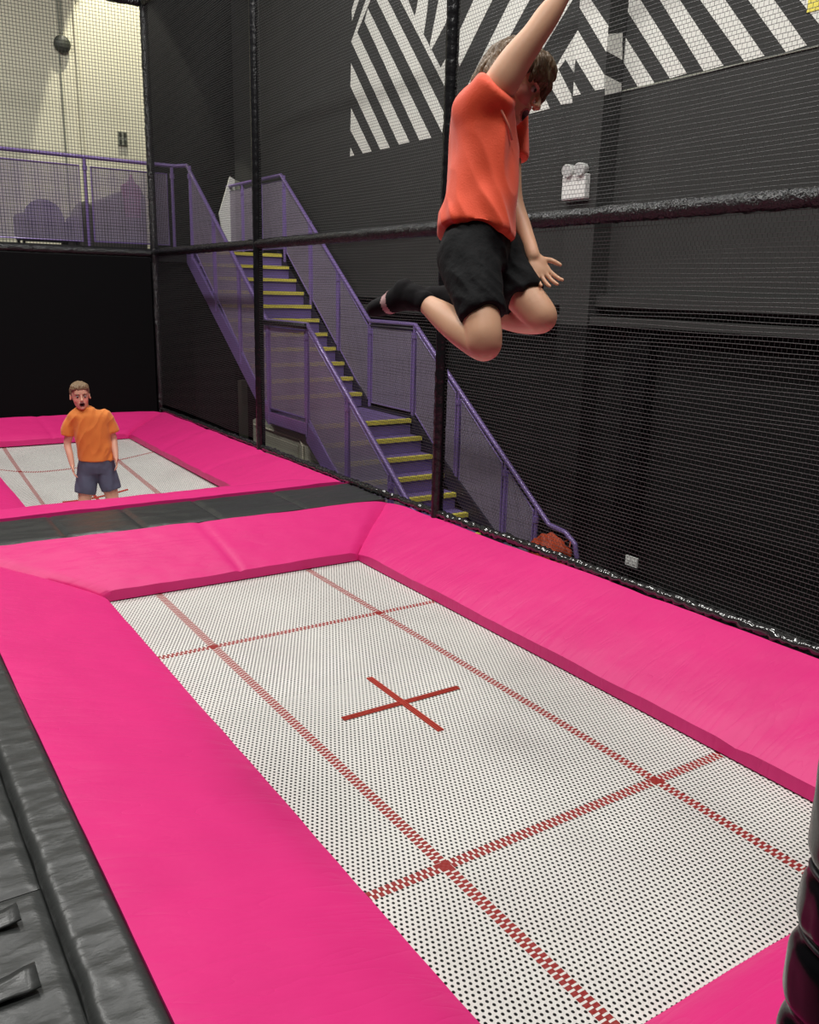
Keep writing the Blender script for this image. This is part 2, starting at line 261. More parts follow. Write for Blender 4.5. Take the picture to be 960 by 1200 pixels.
# ---------------------------------------------------------------- people
def crom(P, k=6):
    P = np.array(P, float); n = len(P); out = []
    if n == 2: return np.array([P[0]+(P[1]-P[0])*t for t in np.linspace(0, 1, k+1)])
    for i in range(n-1):
        p0, p1, p2, p3 = P[max(0, i-1)], P[i], P[i+1], P[min(n-1, i+2)]
        for j in range(k):
            t = j/k; out.append(.5*((2*p1)+(p2-p0)*t+(2*p0-5*p1+4*p2-p3)*t*t+(3*p1-p0-3*p2+p3)*t**3))
    out.append(P[-1]); return np.array(out)
def organic(name, prims, voxel, smooth, mats, parent, matfn=None, disp=None, dents=(), kb=.018):
    """one continuous surface around smoothly blended tapered limbs, lofts and ellipsoids"""
    shapes = []; lo = np.full(3, 1e9); hi = -lo
    for p in prims:
        if p[0] == 'chain':
            Q = crom(p[1]); r = Q[:, 3].max(); a = Q[:, :3].min(0)-r; b = Q[:, :3].max(0)+r; k = min(kb, .45*np.array(p[1])[:, 3].min())
            k = p[3] if len(p) > 3 else k
        elif p[0] == 'tor':
            Q = crom([list(c)+[0]*(7-len(c)) for c in p[1]]); r = np.maximum(Q[:, 3], Q[:, 4]).max()
            a = Q[:, :3].min(0)-r; b = Q[:, :3].max(0)+r; a[2] = Q[:, 2].min()-abs(Q[0, 6])*r-.005; b[2] = Q[:, 2].max()+.005; k = kb
        else:
            Q = None; r = max(p[2]); a = np.array(p[1])-r; b = np.array(p[1])+r; k = min(kb, .45*min(p[2]))
        a = a-3*voxel-k; b = b+3*voxel+k; shapes.append((p, Q, a, b, k)); lo = np.minimum(lo, a); hi = np.maximum(hi, b)
    n = np.ceil((hi-lo)/voxel).astype(int)+2
    F = np.full(n, .03, np.float32)
    for p, Q, a, b, k in shapes:
        i0 = np.floor((a-lo)/voxel).astype(int); i1 = np.minimum(n, np.ceil((b-lo)/voxel).astype(int)+1)
        ax = [lo[d]+voxel*np.arange(i0[d], i1[d]) for d in range(3)]
        X, Y, Z = ax[0][:, None, None].astype(np.float32), ax[1][None, :, None].astype(np.float32), ax[2][None, None, :].astype(np.float32)
        if p[0] == 'chain':
            D = None
            for s in range(len(Q)-1):
                A, B_ = Q[s], Q[s+1]; d = B_[:3]-A[:3]; L2 = max(1e-9, (d*d).sum())
                x, y, z = X-A[0], Y-A[1], Z-A[2]
                t = np.clip((x*d[0]+y*d[1]+z*d[2])/L2, 0, 1)
                e = np.sqrt((x-t*d[0])**2+(y-t*d[1])**2+(z-t*d[2])**2)-(A[3]+t*(B_[3]-A[3]))
                D = e if D is None else np.minimum(D, e)
            if len(p) > 2 and p[2]:       # flat open end at the last point (a cuff)
                d = Q[-1, :3]-Q[-2, :3]; d /= np.linalg.norm(d)
                pl = (X-Q[-1, 0])*d[0]+(Y-Q[-1, 1])*d[1]+(Z-Q[-1, 2])*d[2]
                near = (np.sqrt((X-Q[-1, 0])**2+(Y-Q[-1, 1])**2+(Z-Q[-1, 2])**2) < Q[-1, 3]*2.2)
                D = np.where(near, np.maximum(D, pl), D)
        elif p[0] == 'tor':
            o = np.argsort(Q[:, 2]); Q = Q[o]; tl = Q[:, 6].min() if abs(Q[:, 6].min()) > Q[:, 6].max() else Q[:, 6].max()
            g = lambda c, zz: np.interp(zz, Q[:, 2], Q[:, c]).astype(np.float32)
            zz = ax[2]; cx, cy, rx, ry, ti = [g(c, zz)[None, None, :] for c in (0, 1, 3, 4, 6)]
            ux, uy = np.abs(X-cx)/rx, np.abs(Y-cy)/ry
            e = 2.35
            rr = (ux**e+uy**e)**(1/e)
            D = (rr-1)*np.minimum(rx, ry)
            zl = Z-Q[0, 6]*(X-Q[0, 0])
            D = np.maximum(D, np.maximum(Q[0, 2]-zl, Z-Q[-1, 2]))
        else:
            c, R3 = p[1], p[2]; x, y, z = X-c[0], Y-c[1], Z-c[2]
            if len(p) > 3 and p[3] is not None:
                Bs = [np.array(list(q), float) for q in p[3]]
                x, y, z = [x*q[0]+y*q[1]+z*q[2] for q in Bs]
            k0 = np.sqrt((x/R3[0])**2+(y/R3[1])**2+(z/R3[2])**2)+1e-6
            k1 = np.sqrt((x/R3[0]**2)**2+(y/R3[1]**2)**2+(z/R3[2]**2)**2)+1e-6
            D = k0*(k0-1)/k1
        sl = tuple(slice(i0[d], i1[d]) for d in range(3)); G = F[sl]
        h = np.clip(.5+.5*(G-D)/k, 0, 1)
        F[sl] = np.minimum(G*(1-h)+D*h-k*h*(1-h), .03)
    # surface nets
    S_ = F < 0
    vidx = {}
    c = np.zeros(tuple(m-1 for m in n), np.uint8)
    for dx in (0, 1):
        for dy in (0, 1):
            for dz in (0, 1): c += S_[dx:n[0]-1+dx, dy:n[1]-1+dy, dz:n[2]-1+dz]
    act = np.argwhere((c > 0) & (c < 8)); idm = np.full(c.shape, -1, np.int32); idm[tuple(act.T)] = np.arange(len(act))
    acc = np.zeros((len(act), 3)); cnt = np.zeros(len(act))
    cor = [(i, j, k_) for i in (0, 1) for j in (0, 1) for k_ in (0, 1)]
    for u in range(8):
        for v in range(u+1, 8):
            cu, cv = np.array(cor[u]), np.array(cor[v])
            if abs(cu-cv).sum() != 1: continue
            fu = F[tuple((act+cu).T)]; fv = F[tuple((act+cv).T)]; m = (fu < 0) != (fv < 0)
            t = np.where(m, fu/(fu-fv+1e-12), 0); pt = cu+(cv-cu)*t[:, None]
            acc[m] += pt[m]; cnt[m] += 1
    P = (act+acc/np.maximum(cnt, 1)[:, None])*voxel+lo
    quads = []
    for ax_ in range(3):
        o = [0, 0, 0]; o[ax_] = 1
        A = S_[tuple(slice(0, n[d]-o[d]) for d in range(3))]; B_ = S_[tuple(slice(o[d], n[d]) for d in range(3))]
        E = np.argwhere(A != B_); ins = A[tuple(E.T)]
        b1, b2 = [d for d in range(3) if d != ax_]
        ok = (E[:, b1] > 0) & (E[:, b2] > 0) & (E[:, b1] < n[b1]-1) & (E[:, b2] < n[b2]-1); E = E[ok]; ins = ins[ok]
        def id_(a_, b_):
            q = E.copy(); q[:, b1] -= a_; q[:, b2] -= b_; return idm[tuple(q.T)]
        Qd = np.stack([id_(1, 1), id_(0, 1), id_(0, 0), id_(1, 0)], 1)
        if ax_ == 1: Qd = Qd[:, ::-1]
        Qd = np.where(ins[:, None], Qd, Qd[:, ::-1]); quads.append(Qd)
    Qd = np.concatenate(quads)
    # light smoothing along mesh edges
    e = np.concatenate([Qd[:, [0, 1]], Qd[:, [1, 2]], Qd[:, [2, 3]], Qd[:, [3, 0]]])
    for it in range(smooth):
        s = np.zeros_like(P); w_ = np.zeros(len(P))
        for d in range(3): s[:, d] = np.bincount(e[:, 0], P[e[:, 1], d], len(P))+np.bincount(e[:, 1], P[e[:, 0], d], len(P))
        w_ = np.bincount(e[:, 0], minlength=len(P))+np.bincount(e[:, 1], minlength=len(P))
        P = P*.45+.55*s/np.maximum(w_, 1)[:, None]
    me2 = bpy.data.meshes.new(name); me2.vertices.add(len(P)); me2.vertices.foreach_set('co', P.astype(np.float32).ravel())
    me2.loops.add(len(Qd)*4); me2.loops.foreach_set('vertex_index', Qd.astype(np.int32).ravel())
    me2.polygons.add(len(Qd)); me2.polygons.foreach_set('loop_start', np.arange(0, len(Qd)*4, 4, dtype=np.int32))
    me2.update(calc_edges=True); me2.validate()
    if disp or dents:
        nb = np.empty(len(P)*3, np.float32); me2.vertex_normals.foreach_get('vector', nb); nb = nb.reshape(-1, 3)
        out_ = P.copy()
        for i_ in range(len(P)):
            d0 = V(P[i_])
            if disp: out_[i_] += nb[i_]*disp(d0)
            for (dc, dr, dv) in dents:
                d = (d0-dc).length/dr
                if d < 1: out_[i_] += np.array(dv)*(1-d*d)**2
        me2.vertices.foreach_set('co', out_.astype(np.float32).ravel()); me2.update()
    for m in mats: me2.materials.append(m)
    if matfn:
        for f in me2.polygons: f.material_index = matfn(f.center)
    me2.polygons.foreach_set('use_smooth', [True]*len(me2.polygons))
    ob = bpy.data.objects.new(name, me2); COLL.objects.link(ob)
    if parent: ob.parent = parent
    return ob

def head_parts(H, F, U, k=1.0, mouth=.5, ears=True):
    H, F, U = V(H), V(F).normalized(), V(U); U = (U-F*U.dot(F)).normalized(); L = U.cross(F).normalized()   # L: the head's left
    B = (F, L, U)
    def P(f, l, u): return H+(F*f+L*l+U*u)*k
    def E(f, l, u, a, b, c): return ('ell', P(f, l, u), (a*k, b*k, c*k), B)
    pr = [E(-.012, 0, .026, .092, .074, .084), E(.018, 0, -.035, .062, .058, .070), E(.034, 0, -.068, .046, .044, .042),
          E(.064, 0, -.094, .019, .021, .016), E(.05, .031, -.034, .026, .024, .028), E(.05, -.031, -.034, .026, .024, .028),
          E(.066, 0, .024, .022, .052, .016), E(.058, 0, .045, .03, .05, .03),
          ('chain', [[*P(.082, 0, .010), .008*k], [*P(.095, 0, -.012), .009*k], [*P(.104, 0, -.028), .0105*k]]),
          E(.092, .011, -.032, .009, .007, .007), E(.092, -.011, -.032, .009, .007, .007),
          E(.080, 0, -.052, .011, .022, .006), E(.076, 0, -.052-.026*mouth-.008, .012, .019, .006),
          E(.066, 0, -.06, .02, .032, .024)]
    if ears:
        for s in (1, -1):
            pr += [E(-.012, s*.076, -.006, .017, .008, .026), E(-.004, s*.080, -.022, .010, .007, .010)]
    dents = [(P(.088, .030, .002), .022*k, -F*.012*k), (P(.088, -.030, .002), .022*k, -F*.012*k),
             (P(.086, 0, -.058-.011*mouth), .019*k, -F*.030*k*mouth)]
    if ears: dents += [(P(-.008, s*.084, -.004), .012*k, -L*s*.006*k) for s in (1, -1)]
    def mf(c):
        d = c-H; f, l, u = d.dot(F)/k, d.dot(L)/k, d.dot(U)/k
        if f > .045:
            m0 = -.058-.011*mouth; hh = .006+.013*mouth
            e = (l/.019)**2+((u-m0)/hh)**2
            if e < 1: return 2
            if e < 1.75 and f > .06: return 1
            if ((abs(l)-.040)/.024)**2+((u+.03)/.026)**2 < 1: return 3
        return 0
    return pr, dents, mf, P, B
def eyes_and_brows(P, B, k, parent, hairmat, es=1.0):
    F, L, U = B
    for s in (1, -1):
        q = MB(); q.sphere(P(.0715, s*.030, .001), .0118*k*es, 14, 10); e = q.build('eye', M['eye_white'], parent, smooth=True)
        q = MB(); q.sphere(P(.0800, s*.0295, -.001), (.0040*k, .0062*k, .0062*k), 12, 8, Matrix([list(c) for c in B]).transposed()); q.build('iris', M['iris'], e, smooth=True)
        q = MB(); q.tube([P(.084, s*.012, .017), P(.088, s*.028, .022), P(.076, s*.046, .016)], [.003*k, .0042*k, .002*k], 6); q.build('eyebrow', hairmat, parent, smooth=True)
def hand(W_, D_, N_, T_, k=1.0, curl=.25, spread=.12, curls=None):
    """wrist, finger direction, back-of-hand normal, thumb side"""
    W_, D, N, T = V(W_), V(D_).normalized(), V(N_), V(T_)
    N = (N-D*N.dot(D)).normalized(); T = (T-D*T.dot(D)-N*T.dot(N)).normalized()
    pr = [('ell', W_+D*.040*k, (.044*k, .036*k, .013*k), (D, T, N)), ('ell', W_+D*.058*k, (.026*k, .037*k, .0115*k), (D, T, N)),
          ('ell', W_+D*.026*k+T*.018*k-N*.004*k, (.028*k, .017*k, .013*k), (D, T, N))]
    tips = []
    for i, (off, ln) in enumerate(((.029, .066), (.0095, .074), (-.0105, .069), (-.029, .054))):
        b = W_+D*.072*k+T*off*k; d = (D+T*spread*(1.5-i)*1.0).normalized()
        cu = curls[i] if curls else curl
        pts = [[*(b-D*.014*k), .0092*k]]; p = b; ang = 0
        for seg, fr in enumerate((.44, .32, .24)):
            ang += cu*(1.0 if seg else .7)
            dd = (d*math.cos(ang)-N*math.sin(ang)).normalized(); pts.append([*p, (.0090, .0084, .0078)[seg]*k]); p = p+dd*ln*fr*k
        pts.append([*p, .0066*k]); tips.append((p, dd, N))
        pr.append(('chain', pts))
    b = W_+D*.020*k+T*.030*k; d1 = (D*.62+T*.78-N*.15).normalized(); d2 = (D*.85+T*.45-N*.25).normalized()
    pr.append(('chain', [[*(b-T*.012*k), .012*k], [*(b+d1*.026*k), .0105*k], [*(b+d1*.034*k+d2*.016*k), .0092*k], [*(b+d1*.036*k+d2*.036*k), .0072*k]]))
    return pr
def folds(amp, sc, st=(1, 1, 1), seed=0):
    def f(c): return amp*.45+amp*noise.noise(V((c.x*sc*st[0]+seed, c.y*sc*st[1], c.z*sc*st[2])))+amp*.4*noise.noise(V((c.x*sc*2.3*st[0], c.y*sc*2.3*st[1]+seed, c.z*sc*2.3*st[2])))
    return f
def creases(amp, ang, seed=0, fs=20, fl=5):
    ca, sa = math.cos(ang), math.sin(ang)
    def f(c):
        a = c.x*ca+c.z*sa; b = -c.x*sa+c.z*ca
        wv = noise.noise(V((c.x*3+seed, c.y*3, c.z*3)))
        r1 = abs(noise.noise(V((a*fs+wv*1.2, c.y*fs*.5+seed, b*fl))))
        return amp*(.55-2.2*r1)*max(.15, min(1, .6+1.2*wv))
    return f
def frame_obj(name, o, X, Y, Z):
    e = bpy.data.objects.new(name, None); COLL.objects.link(e)
    e.matrix_world = Matrix(((X[0], Y[0], Z[0], o[0]), (X[1], Y[1], Z[1], o[1]), (X[2], Y[2], Z[2], o[2]), (0, 0, 0, 1)))
    return e
def reparent(objs, e):
    for o in objs: o.parent = e

# boy in mid-air, local frame: x to the picture's right, y away, z up
P1 = K['P1']
def make_jumper():
    H, F, U = P1['head'][:3], (.80, -.26, -.56), (.56, -.05, .80)
    hp, dents, mf, P, B = head_parts(H, F, U, 1.0, .75, True)
    pr = list(hp)
    for c in P1['limbs']: pr.append(('chain', c))
    pr.append(('tor', P1['trunk']))
    rw = P1['rwrist']; pr += hand(rw[:3], rw[3], (-.6, -.6, .5), (-.5, -.2, -.2), .82, .12, .14)
    lw = P1['lwrist']; pr += hand(lw[:3], lw[3], (-.35, .85, .1), (.9, .25, .25), .84, .22, .17)
    body = organic('person', pr, .0034, 5, [M['skin'], M['lips'], M['mouth'], M['cheek']], None, mf, None, dents)
    eyes_and_brows(P, B, 1.0, body, M['hair_brown'], .75)
    # hair: thick cap of clumps, longer fringe
    Fv, Lv, Uv = B; random.seed(4); hpz = []
    def E(f, l, u, a, b, c): return ('ell', P(f, l, u), (a, b, c), B)
    hpz += [E(-.024, 0, .042, .094, .083, .084), E(-.050, 0, .004, .068, .079, .080), E(.030, 0, .078, .064, .062, .042)]
    for i in range(46):
        a = random.uniform(-1.6, 1.6); t = random.uniform(0, 1)
        l = math.sin(a)*.075; f = .055*math.cos(a)+.012; u0 = .085+random.uniform(-.01, .01)
        s = random.uniform(.7, 1.15)
        hpz.append(('chain', [[*P(f*.4, l*.6, u0+.012), .012], [*P(f+.010, l*.9, u0-.022*s), .012], [*P(f+.024, l*1.06, u0-.052*s), .0085], [*P(f+.027, l*1.08, u0-.072*s), .004]]))
    for i in range(60):
        a = random.uniform(1.1, 2*PI-1.1); l = math.sin(a)*.083; f = math.cos(a)*.088-.02; u0 = random.uniform(-.01, .06)
        hpz.append(('chain', [[*P(f*.85, l*.85, u0+.03), .012], [*P(f*1.03, l*1.03, u0), .011], [*P(f*1.06, l*1.05, u0-.04), .008], [*P(f*1.0, l*1.0, u0-.075), .004]]))
    organic('hair', hpz, .0036, 2, [M['hair_brown']], body, None, folds(.004, 60, (1, 1, .4), 3))
    # shirt
    sh = organic('shirt', [('tor', P1['shirt'])]+[('chain', c, True) for c in P1['sleeves']], .0045, 7, [M['shirt_red'], M['trim']], body,
                 lambda c: 0,
                 lambda c: folds(.010, 9, (1.0, 1, .45), 2)(c)+creases(.010, .45, 3, 17, 4)(c))
    q = MB(); q.tube(P1['piping'], .0035, 6); q.build('piping', M['trim'], sh, smooth=True)
    # shorts
    organic('shorts', [('tor', P1['waist'])]+[('chain', c, True) for c in P1['shortlegs']], .0045, 6, [M['shorts_black']], body, None, lambda c: folds(.006, 12, (1, 1, .7), 6)(c)+creases(.007, .9, 2, 20, 6)(c))
    # socks and shoes
    for i, (so_, ft) in enumerate(zip(P1['socks'], P1['feet'])):
        s = organic('sock', [('chain', so_)]+[('chain', c) for c in ft[0]]+[('ell', V(ft[1][:3]), ft[1][3:6], ft[2])], .0045, 4, [M['sock'], M['sock_stripe']], body,
                (lambda c, ft=ft: 1 if ft[3] and abs((c-V(ft[3][:3])).dot(V(ft[3][3:6])))<.009 else 0), folds(.003, 25))
    body.matrix_world = Matrix(((K['B1']['x'][0], K['B1']['y'][0], K['B1']['z'][0], K['B1']['o'][0]), (K['B1']['x'][1], K['B1']['y'][1], K['B1']['z'][1], K['B1']['o'][1]),
                                (K['B1']['x'][2], K['B1']['y'][2], K['B1']['z'][2], K['B1']['o'][2]), (0, 0, 0, 1)))
    tag(body, 'boy in orange-red jersey and black shorts leaping in mid-air with one arm raised', 'person')
make_jumper()

def make_stander():
    """boy standing in the dip of the far bed, feet at local z = 0, facing -y"""
    H = (-.092, -.02, 1.352); F, U = (.12, -1, .02), (-.04, 0, 1)
    hp, dents, mf, P, B = head_parts(H, F, U, 1.04, .75, True)
    pr = list(hp)
    S_ = .0
    pr.append(('tor', [[.0, .02, .74, .115, .08], [.0, .01, .82, .118, .078], [-.01, 0, .95, .112, .070], [-.02, 0, 1.08, .122, .070], [-.03, 0, 1.15, .125, .065], [-.04, 0, 1.185, .08, .05], [-.065, -.0, 1.22, .045, .042]]))
    pr.append(('chain', [[-.065, 0, 1.20, .052], [-.085, -.008, 1.31, .047]]))
    for s, sh, el, wr in ((-1, (-.170, 0, 1.150), (-.225, .015, .925), (-.195, -.075, .745)), (1, (.112, 0, 1.155), (.165, .02, .955), (.175, -.10, .80))):
        pr.append(('chain', [[*sh, .038], [(sh[0]*.4+el[0]*.6), .01, (sh[2]*.4+el[2]*.6), .036], [*el, .031], [(el[0]+wr[0])/2, (el[1]+wr[1])/2, (el[2]+wr[2])/2, .029], [*wr, .021]]))
        D = (V(wr)-V(el)).normalized(); D.z -= .3; pr += hand(wr, D, (s*1.0, .1, 0), (0, -1, 0), .84, .3, .12)
    for s, hx, kx, fx in ((-1, -.06, -.115, -.12), (1, .07, .125, .14)):
        pr.append(('chain', [[hx, .02, .76, .078], [(hx+kx)/2, .01, .58, .072], [kx, -.02, .40, .055], [kx, -.025, .375, .055], [(kx*.5+fx*.5), .015, .26, .052], [fx, .02, .10, .034], [fx, .02, .05, .034]]))
        pr.append(('chain', [[fx, .045, .032, .030], [fx+s*.01, -.05, .034, .030], [fx+s*.02, -.13, .022, .022]]))
        pr.append(('ell', (fx+s*.015, -.09, .018), (.040, .055, .018), None))
    body = organic('person', pr, .0042, 5, [M['skin_pale'], M['lips'], M['mouth'], M['cheek']], None, mf, None, dents)
    eyes_and_brows(P, B, 1.04, body, M['hair_light'], .9)
    q = MB(); q.tube([P(.083, -.014, -.050), P(.086, 0, -.049), P(.083, .014, -.050)], .0035, 6); q.build('teeth', M['teeth'], body, smooth=True)
    random.seed(9); hz = []
    def E(f, l, u, a, b, c): return ('ell', P(f, l, u), (a, b, c), B)
    hz += [E(-.018, 0, .040, .090, .082, .086), E(-.048, 0, .006, .062, .072, .075), E(.026, 0, .076, .056, .058, .036)]
    for i in range(34):
        a = random.uniform(-1.35, 1.35); l = math.sin(a)*.070; f = .05*math.cos(a)+.012; u0 = .085
        hz.append(('chain', [[*P(f*.4, l*.6, u0+.018), .012], [*P(f+.010, l*.9, u0+.002), .011], [*P(f+.022, l*1.05, u0-.022), .006]]))
    organic('hair', hz, .004, 2, [M['hair_light']], body, None, folds(.004, 55, (1, 1, .5), 1))
    sh = organic('shirt', [('tor', [[.01, .01, .775, .150, .118], [.005, .01, .84, .152, .112], [-.005, 0, .95, .150, .106], [-.018, 0, 1.08, .160, .106], [-.03, 0, 1.17, .172, .100], [-.038, 0, 1.212, .135, .080], [-.055, 0, 1.245, .070, .062]]),
             ('chain', [[-.14, 0, 1.16, .062], [-.198, .005, 1.10, .052], [-.222, .008, 1.0, .050]], True),
             ('chain', [[.08, 0, 1.165, .062], [.133, .005, 1.11, .052], [.163, .008, 1.02, .050]], True),
             ('ell', (-.140, 0, 1.16), (.065, .062, .055), None), ('ell', (.085, 0, 1.165), (.065, .062, .055), None)], .005, 8, [M['shirt_orange']], body, None,
             lambda c: folds(.008, 8, (1, 1, .7), 5)(c)+creases(.009, -.5, 8, 15, 5)(c))
    q = MB(); q.tube([(-.062+.062*math.cos(a), -.004+.058*math.sin(a), 1.243+.012*math.sin(a)) for a in [2*PI*i/24 for i in range(25)]], .007, 6, caps=False); q.build('collar', M['shirt_orange'], sh, smooth=True)
    organic('shorts', [('tor', [[.005, .02, .66, .145, .108], [.005, .015, .73, .150, .112], [.005, .01, .80, .142, .106]]),
             ('chain', [[-.055, .02, .70, .096], [-.085, .005, .58, .090], [-.105, -.005, .475, .086]], True),
             ('chain', [[.065, .02, .70, .096], [.095, .005, .60, .090], [.120, -.005, .495, .086]], True)], .005, 6, [M['shorts_grey']], body, None, folds(.008, 12, (1, 1, .7), 7))
    for s, fx in ((-1, -.12), (1, .14)):
        organic('sock', [('chain', [[fx, .02, .14, .040], [fx, .02, .06, .040]]), ('chain', [[fx, .048, .038, .036], [fx+s*.01, -.05, .038, .036], [fx+s*.02, -.13, .030, .028]]),
              ('ell', (fx+s*.015, -.09, .024), (.046, .062, .024), None)], .005, 4, [M['sock']], body)
    body.location = (.27, 5.85, -.362)
    body.rotation_euler = (0, 0, math.atan2(-(.27+1.6), 5.85+2.14)*1.0)
    tag(body, 'boy in orange t-shirt and slate shorts standing open-mouthed on the far trampoline', 'person')
make_stander()


# ---------------------------------------------------------------- the hall
XW, YB, XN, YN, ZF = 4.3, 12.3, 2.12, 9.8, -1.255
def S(o): o['kind'] = 'structure'; return o
S(box('floor', (-5.5, -4.5, ZF-.1), (XW, YB, ZF), M['floor']))
S(box('wall_right', (XW, -4.5, ZF), (XW+.15, YB, 8.2), M['black_wall']))
BX = 2.87
S(box('wall_back', (BX, YB, ZF), (XW+.15, YB+.15, 8.2), M['black_back']))
S(box('wall_back_left', (-5.5, YB, ZF), (BX, YB+.15, 8.2), M['white_wall']))
S(box('wall_left', (-5.65, -4.5, ZF), (-5.5, YB+.15, 8.2), M['black_wall']))
S(box('wall_front', (-5.65, -4.65, ZF), (XW+.15, -4.5, 8.2), M['black_wall']))
S(box('ceiling', (-5.65, -4.65, 8.2), (XW+.15, YB+.15, 8.3), M['ceiling']))
q = MB(); q.box((XW-.02, -4.45, ZF+.001), (XW-.0005, YB-.01, 1.70)); S(q.build('wall_right_light_falloff', M['black_low']))  # added thin layer: dimmer light on the lower wall painted as darker black
# thin ledge where the thicker lower wall panelling ends
ld = MB(); ld.box((XW-.010, -4, 3.645), (XW-.0005, K['COL'][1]-.01, 3.655)); S(ld.build('trim_1', M['conduit']))

q = MB(); q.box((K['COL'][0]-.006, K['COL'][1]-.006, ZF+.003), (XW-.021, K['COL'][2]+.006, 1.69)); S(q.build('wall_column_light_falloff', M['black_low']))  # same painted light falloff carried around the lower column
# wall column carrying a piece of the mural
xf, yc, yc2 = K['COL']
col = box('wall_column', (xf, yc, ZF+.002), (XW-.001, yc2, 8.19), M['black_wall']); S(col)
lo = box('wall_column', (XW-.14, 3.0, ZF+.002), (XW-.021, 3.25, 1.70), M['curtain']); S(lo)
bm_ = MB(); bm_.box((XW-.13, -3.5, 1.86), (XW-.001, 3.67, 1.96)); bm_.box((XW-.13, yc2+.001, 1.86), (XW-.001, 9.2, 1.96))
tag(bm_.build('cable_trunking', M['black_wall'], origin=(XW-.06, 2, 1.9)), 'long black cable trunking, the upper of two running along the right wall', 'trunking')
bm_ = MB(); bm_.box((XW-.19, -3.5, 1.705), (XW-.001, 3.67, 1.775)); bm_.box((XW-.19, yc2+.001, 1.705), (XW-.001, 9.2, 1.775))
tag(bm_.build('cable_trunking', M['black_wall'], origin=(XW-.06, 2, 1.74)), 'black ledge of trunking just under the upper one on the right wall', 'trunking')

def extend_top(poly, ztop):
    """stripes that leave the picture run on up the wall"""
    n = len(poly); idx = [i for i in range(n) if poly[i][2] == 1]
    p = [list(q[:2]) for q in poly]
    if len(idx) != 2: return p
    i, j = idx
    if not ((i+1) % n == j or (j+1) % n == i): return p
    if (j+1) % n == i: i, j = j, i
    a0, a1 = p[(i-1) % n], p[i]; b0, b1 = p[(j+1) % n], p[j]
    def ext(q0, q1, L):
        d = (q1[0]-q0[0], q1[1]-q0[1]); return [q1[0]+d[0]/max(.05, d[1])*L, q1[1]+L]
    L = .35
    A, B = ext(a0, a1, L), ext(b0, b1, L)
    if (A[0]-B[0])*(a1[0]-b1[0]) <= 0: return p
    k = p.index(a1)
    if j == (i+1) % n:
        if j == 0: p = p+[A, B]
        else: p = p[:i+1]+[A, B]+p[j:]
    return p
mu = MB()
for poly in K['MURAL']: mu.prism(extend_top(poly, 6), 'x', XW-.004, XW-.0006)
for poly in K['MFRONT']: mu.prism([q[:2] for q in poly], 'x', xf-.004, xf-.0006)
for poly in K['MSIDE']: mu.prism([q[:2] for q in poly], 'y', yc-.004, yc-.0006)
tag(mu.build('wall_mural', M['mural'], origin=(XW, 4, 4)), 'white diagonal stripe mural painted across the upper black right wall', 'mural')

# emergency light on the column
la = K['LAMP']; ly0, ly1 = min(q[0] for q in la[:2]), max(q[0] for q in la[:2]); lz0 = la[0][1]
t = empty('emergency_light', (xf-.05, (ly0+ly1)/2, lz0)); tag(t, 'white twin-headed emergency light mounted on the black wall column', 'light')
q = MB(); q.box((xf-.07, ly0, lz0), (xf-.001, ly1, lz0+.21)); q.build('housing', M['white_plastic'], t, bevel=.012)
for yy in (ly0+.07, ly1-.07):
    q = MB(); q.tube([(xf-.04, yy, lz0+.205), (xf-.04, yy, lz0+.235)], .012); q.tube([(xf-.02, yy, lz0+.255), (xf-.10, yy-.02, lz0+.24)], [.045, .056], 14)
    h = q.build('lamp_head', M['white_plastic'], t)
    q = MB(); q.tube([(xf-.10, yy-.02, lz0+.24), (xf-.105, yy-.021, lz0+.239)], .05, 14); q.build('lens', M['lens'], h)
ky, kz = K['SOC2']; kx = XW-.14
t = empty('wall_socket', (kx-.01, ky, kz)); tag(t, 'small white double socket low on the black right wall', 'socket')
q = MB(); q.box((kx-.022, ky-.07, kz-.045), (kx-.001, ky+.07, kz+.045)); q.build('plate', M['white_plastic'], t, bevel=.004)
for yy in (ky-.035, ky+.035): box('switch', (kx-.028, yy-.012, kz-.015), (kx-.022, yy+.012, kz+.015), M['white_plastic'], t)
q = MB(); sy, sz = K['STK']; q.box((XW-.010, sy-.05, sz-.05), (XW-.005, sy+.05, sz+.05)); tag(q.build('sticker', M['yellow'], origin=(XW-.008, sy, sz)), 'small yellow square sticker on the striped mural at upper right', 'sticker')
# back wall fittings
t = empty('round_fitting', (1.68, YB-.04, 5.28)); tag(t, 'round dark fitting on the conduit of the cream back wall', 'fitting')
q = MB(); q.tube([(1.68, YB-.002, 5.28), (1.68, YB-.05, 5.28)], [.11, .11], 20); q.build('base', M['dark_metal'], t)
q = MB(); q.sphere((1.68, YB-.05, 5.28), (.12, .06, .12), 20, 10); q.build('dome', M['dark_metal'], t, smooth=True)
for nm, x0, lab in (('conduit_pipe', 1.64, 'thin dark conduit leading down from the round fitting on the cream wall'),
                    ('conduit_pipe', 1.88, 'thicker pale conduit right of the round fitting on the cream wall')):
    q = MB(); r0 = .013 if x0 < 1.7 else .022
    q.tube([(x0, YB-r0-.001, 2.45), (x0, YB-r0-.001, 5.15 if x0 < 1.7 else 7.9)], r0, 8)
    tag(q.build(nm, M['conduit'] if x0 < 1.7 else M['white_wall'], origin=(x0, YB-.02, 2.45)), lab, 'pipe')
q = MB(); q.tube([(1.66, YB-.015, 5.42), (1.62, YB-.015, 7.9)], .012); q.tube([(1.70, YB-.015, 5.42), (1.70, YB-.015, 7.9)], .012)
tag(q.build('conduit_pipe', M['conduit'], origin=(1.66, YB-.02, 5.42)), 'pair of thin conduits running up above the round fitting', 'pipe')
t = empty('wall_socket', (2.48, YB-.01, 4.1)); tag(t, 'small grey four-way box on the cream back wall', 'socket')
box('plate', (2.41, YB-.03, 4.0), (2.55, YB-.001, 4.2), M['conduit'], t, bevel=.005)
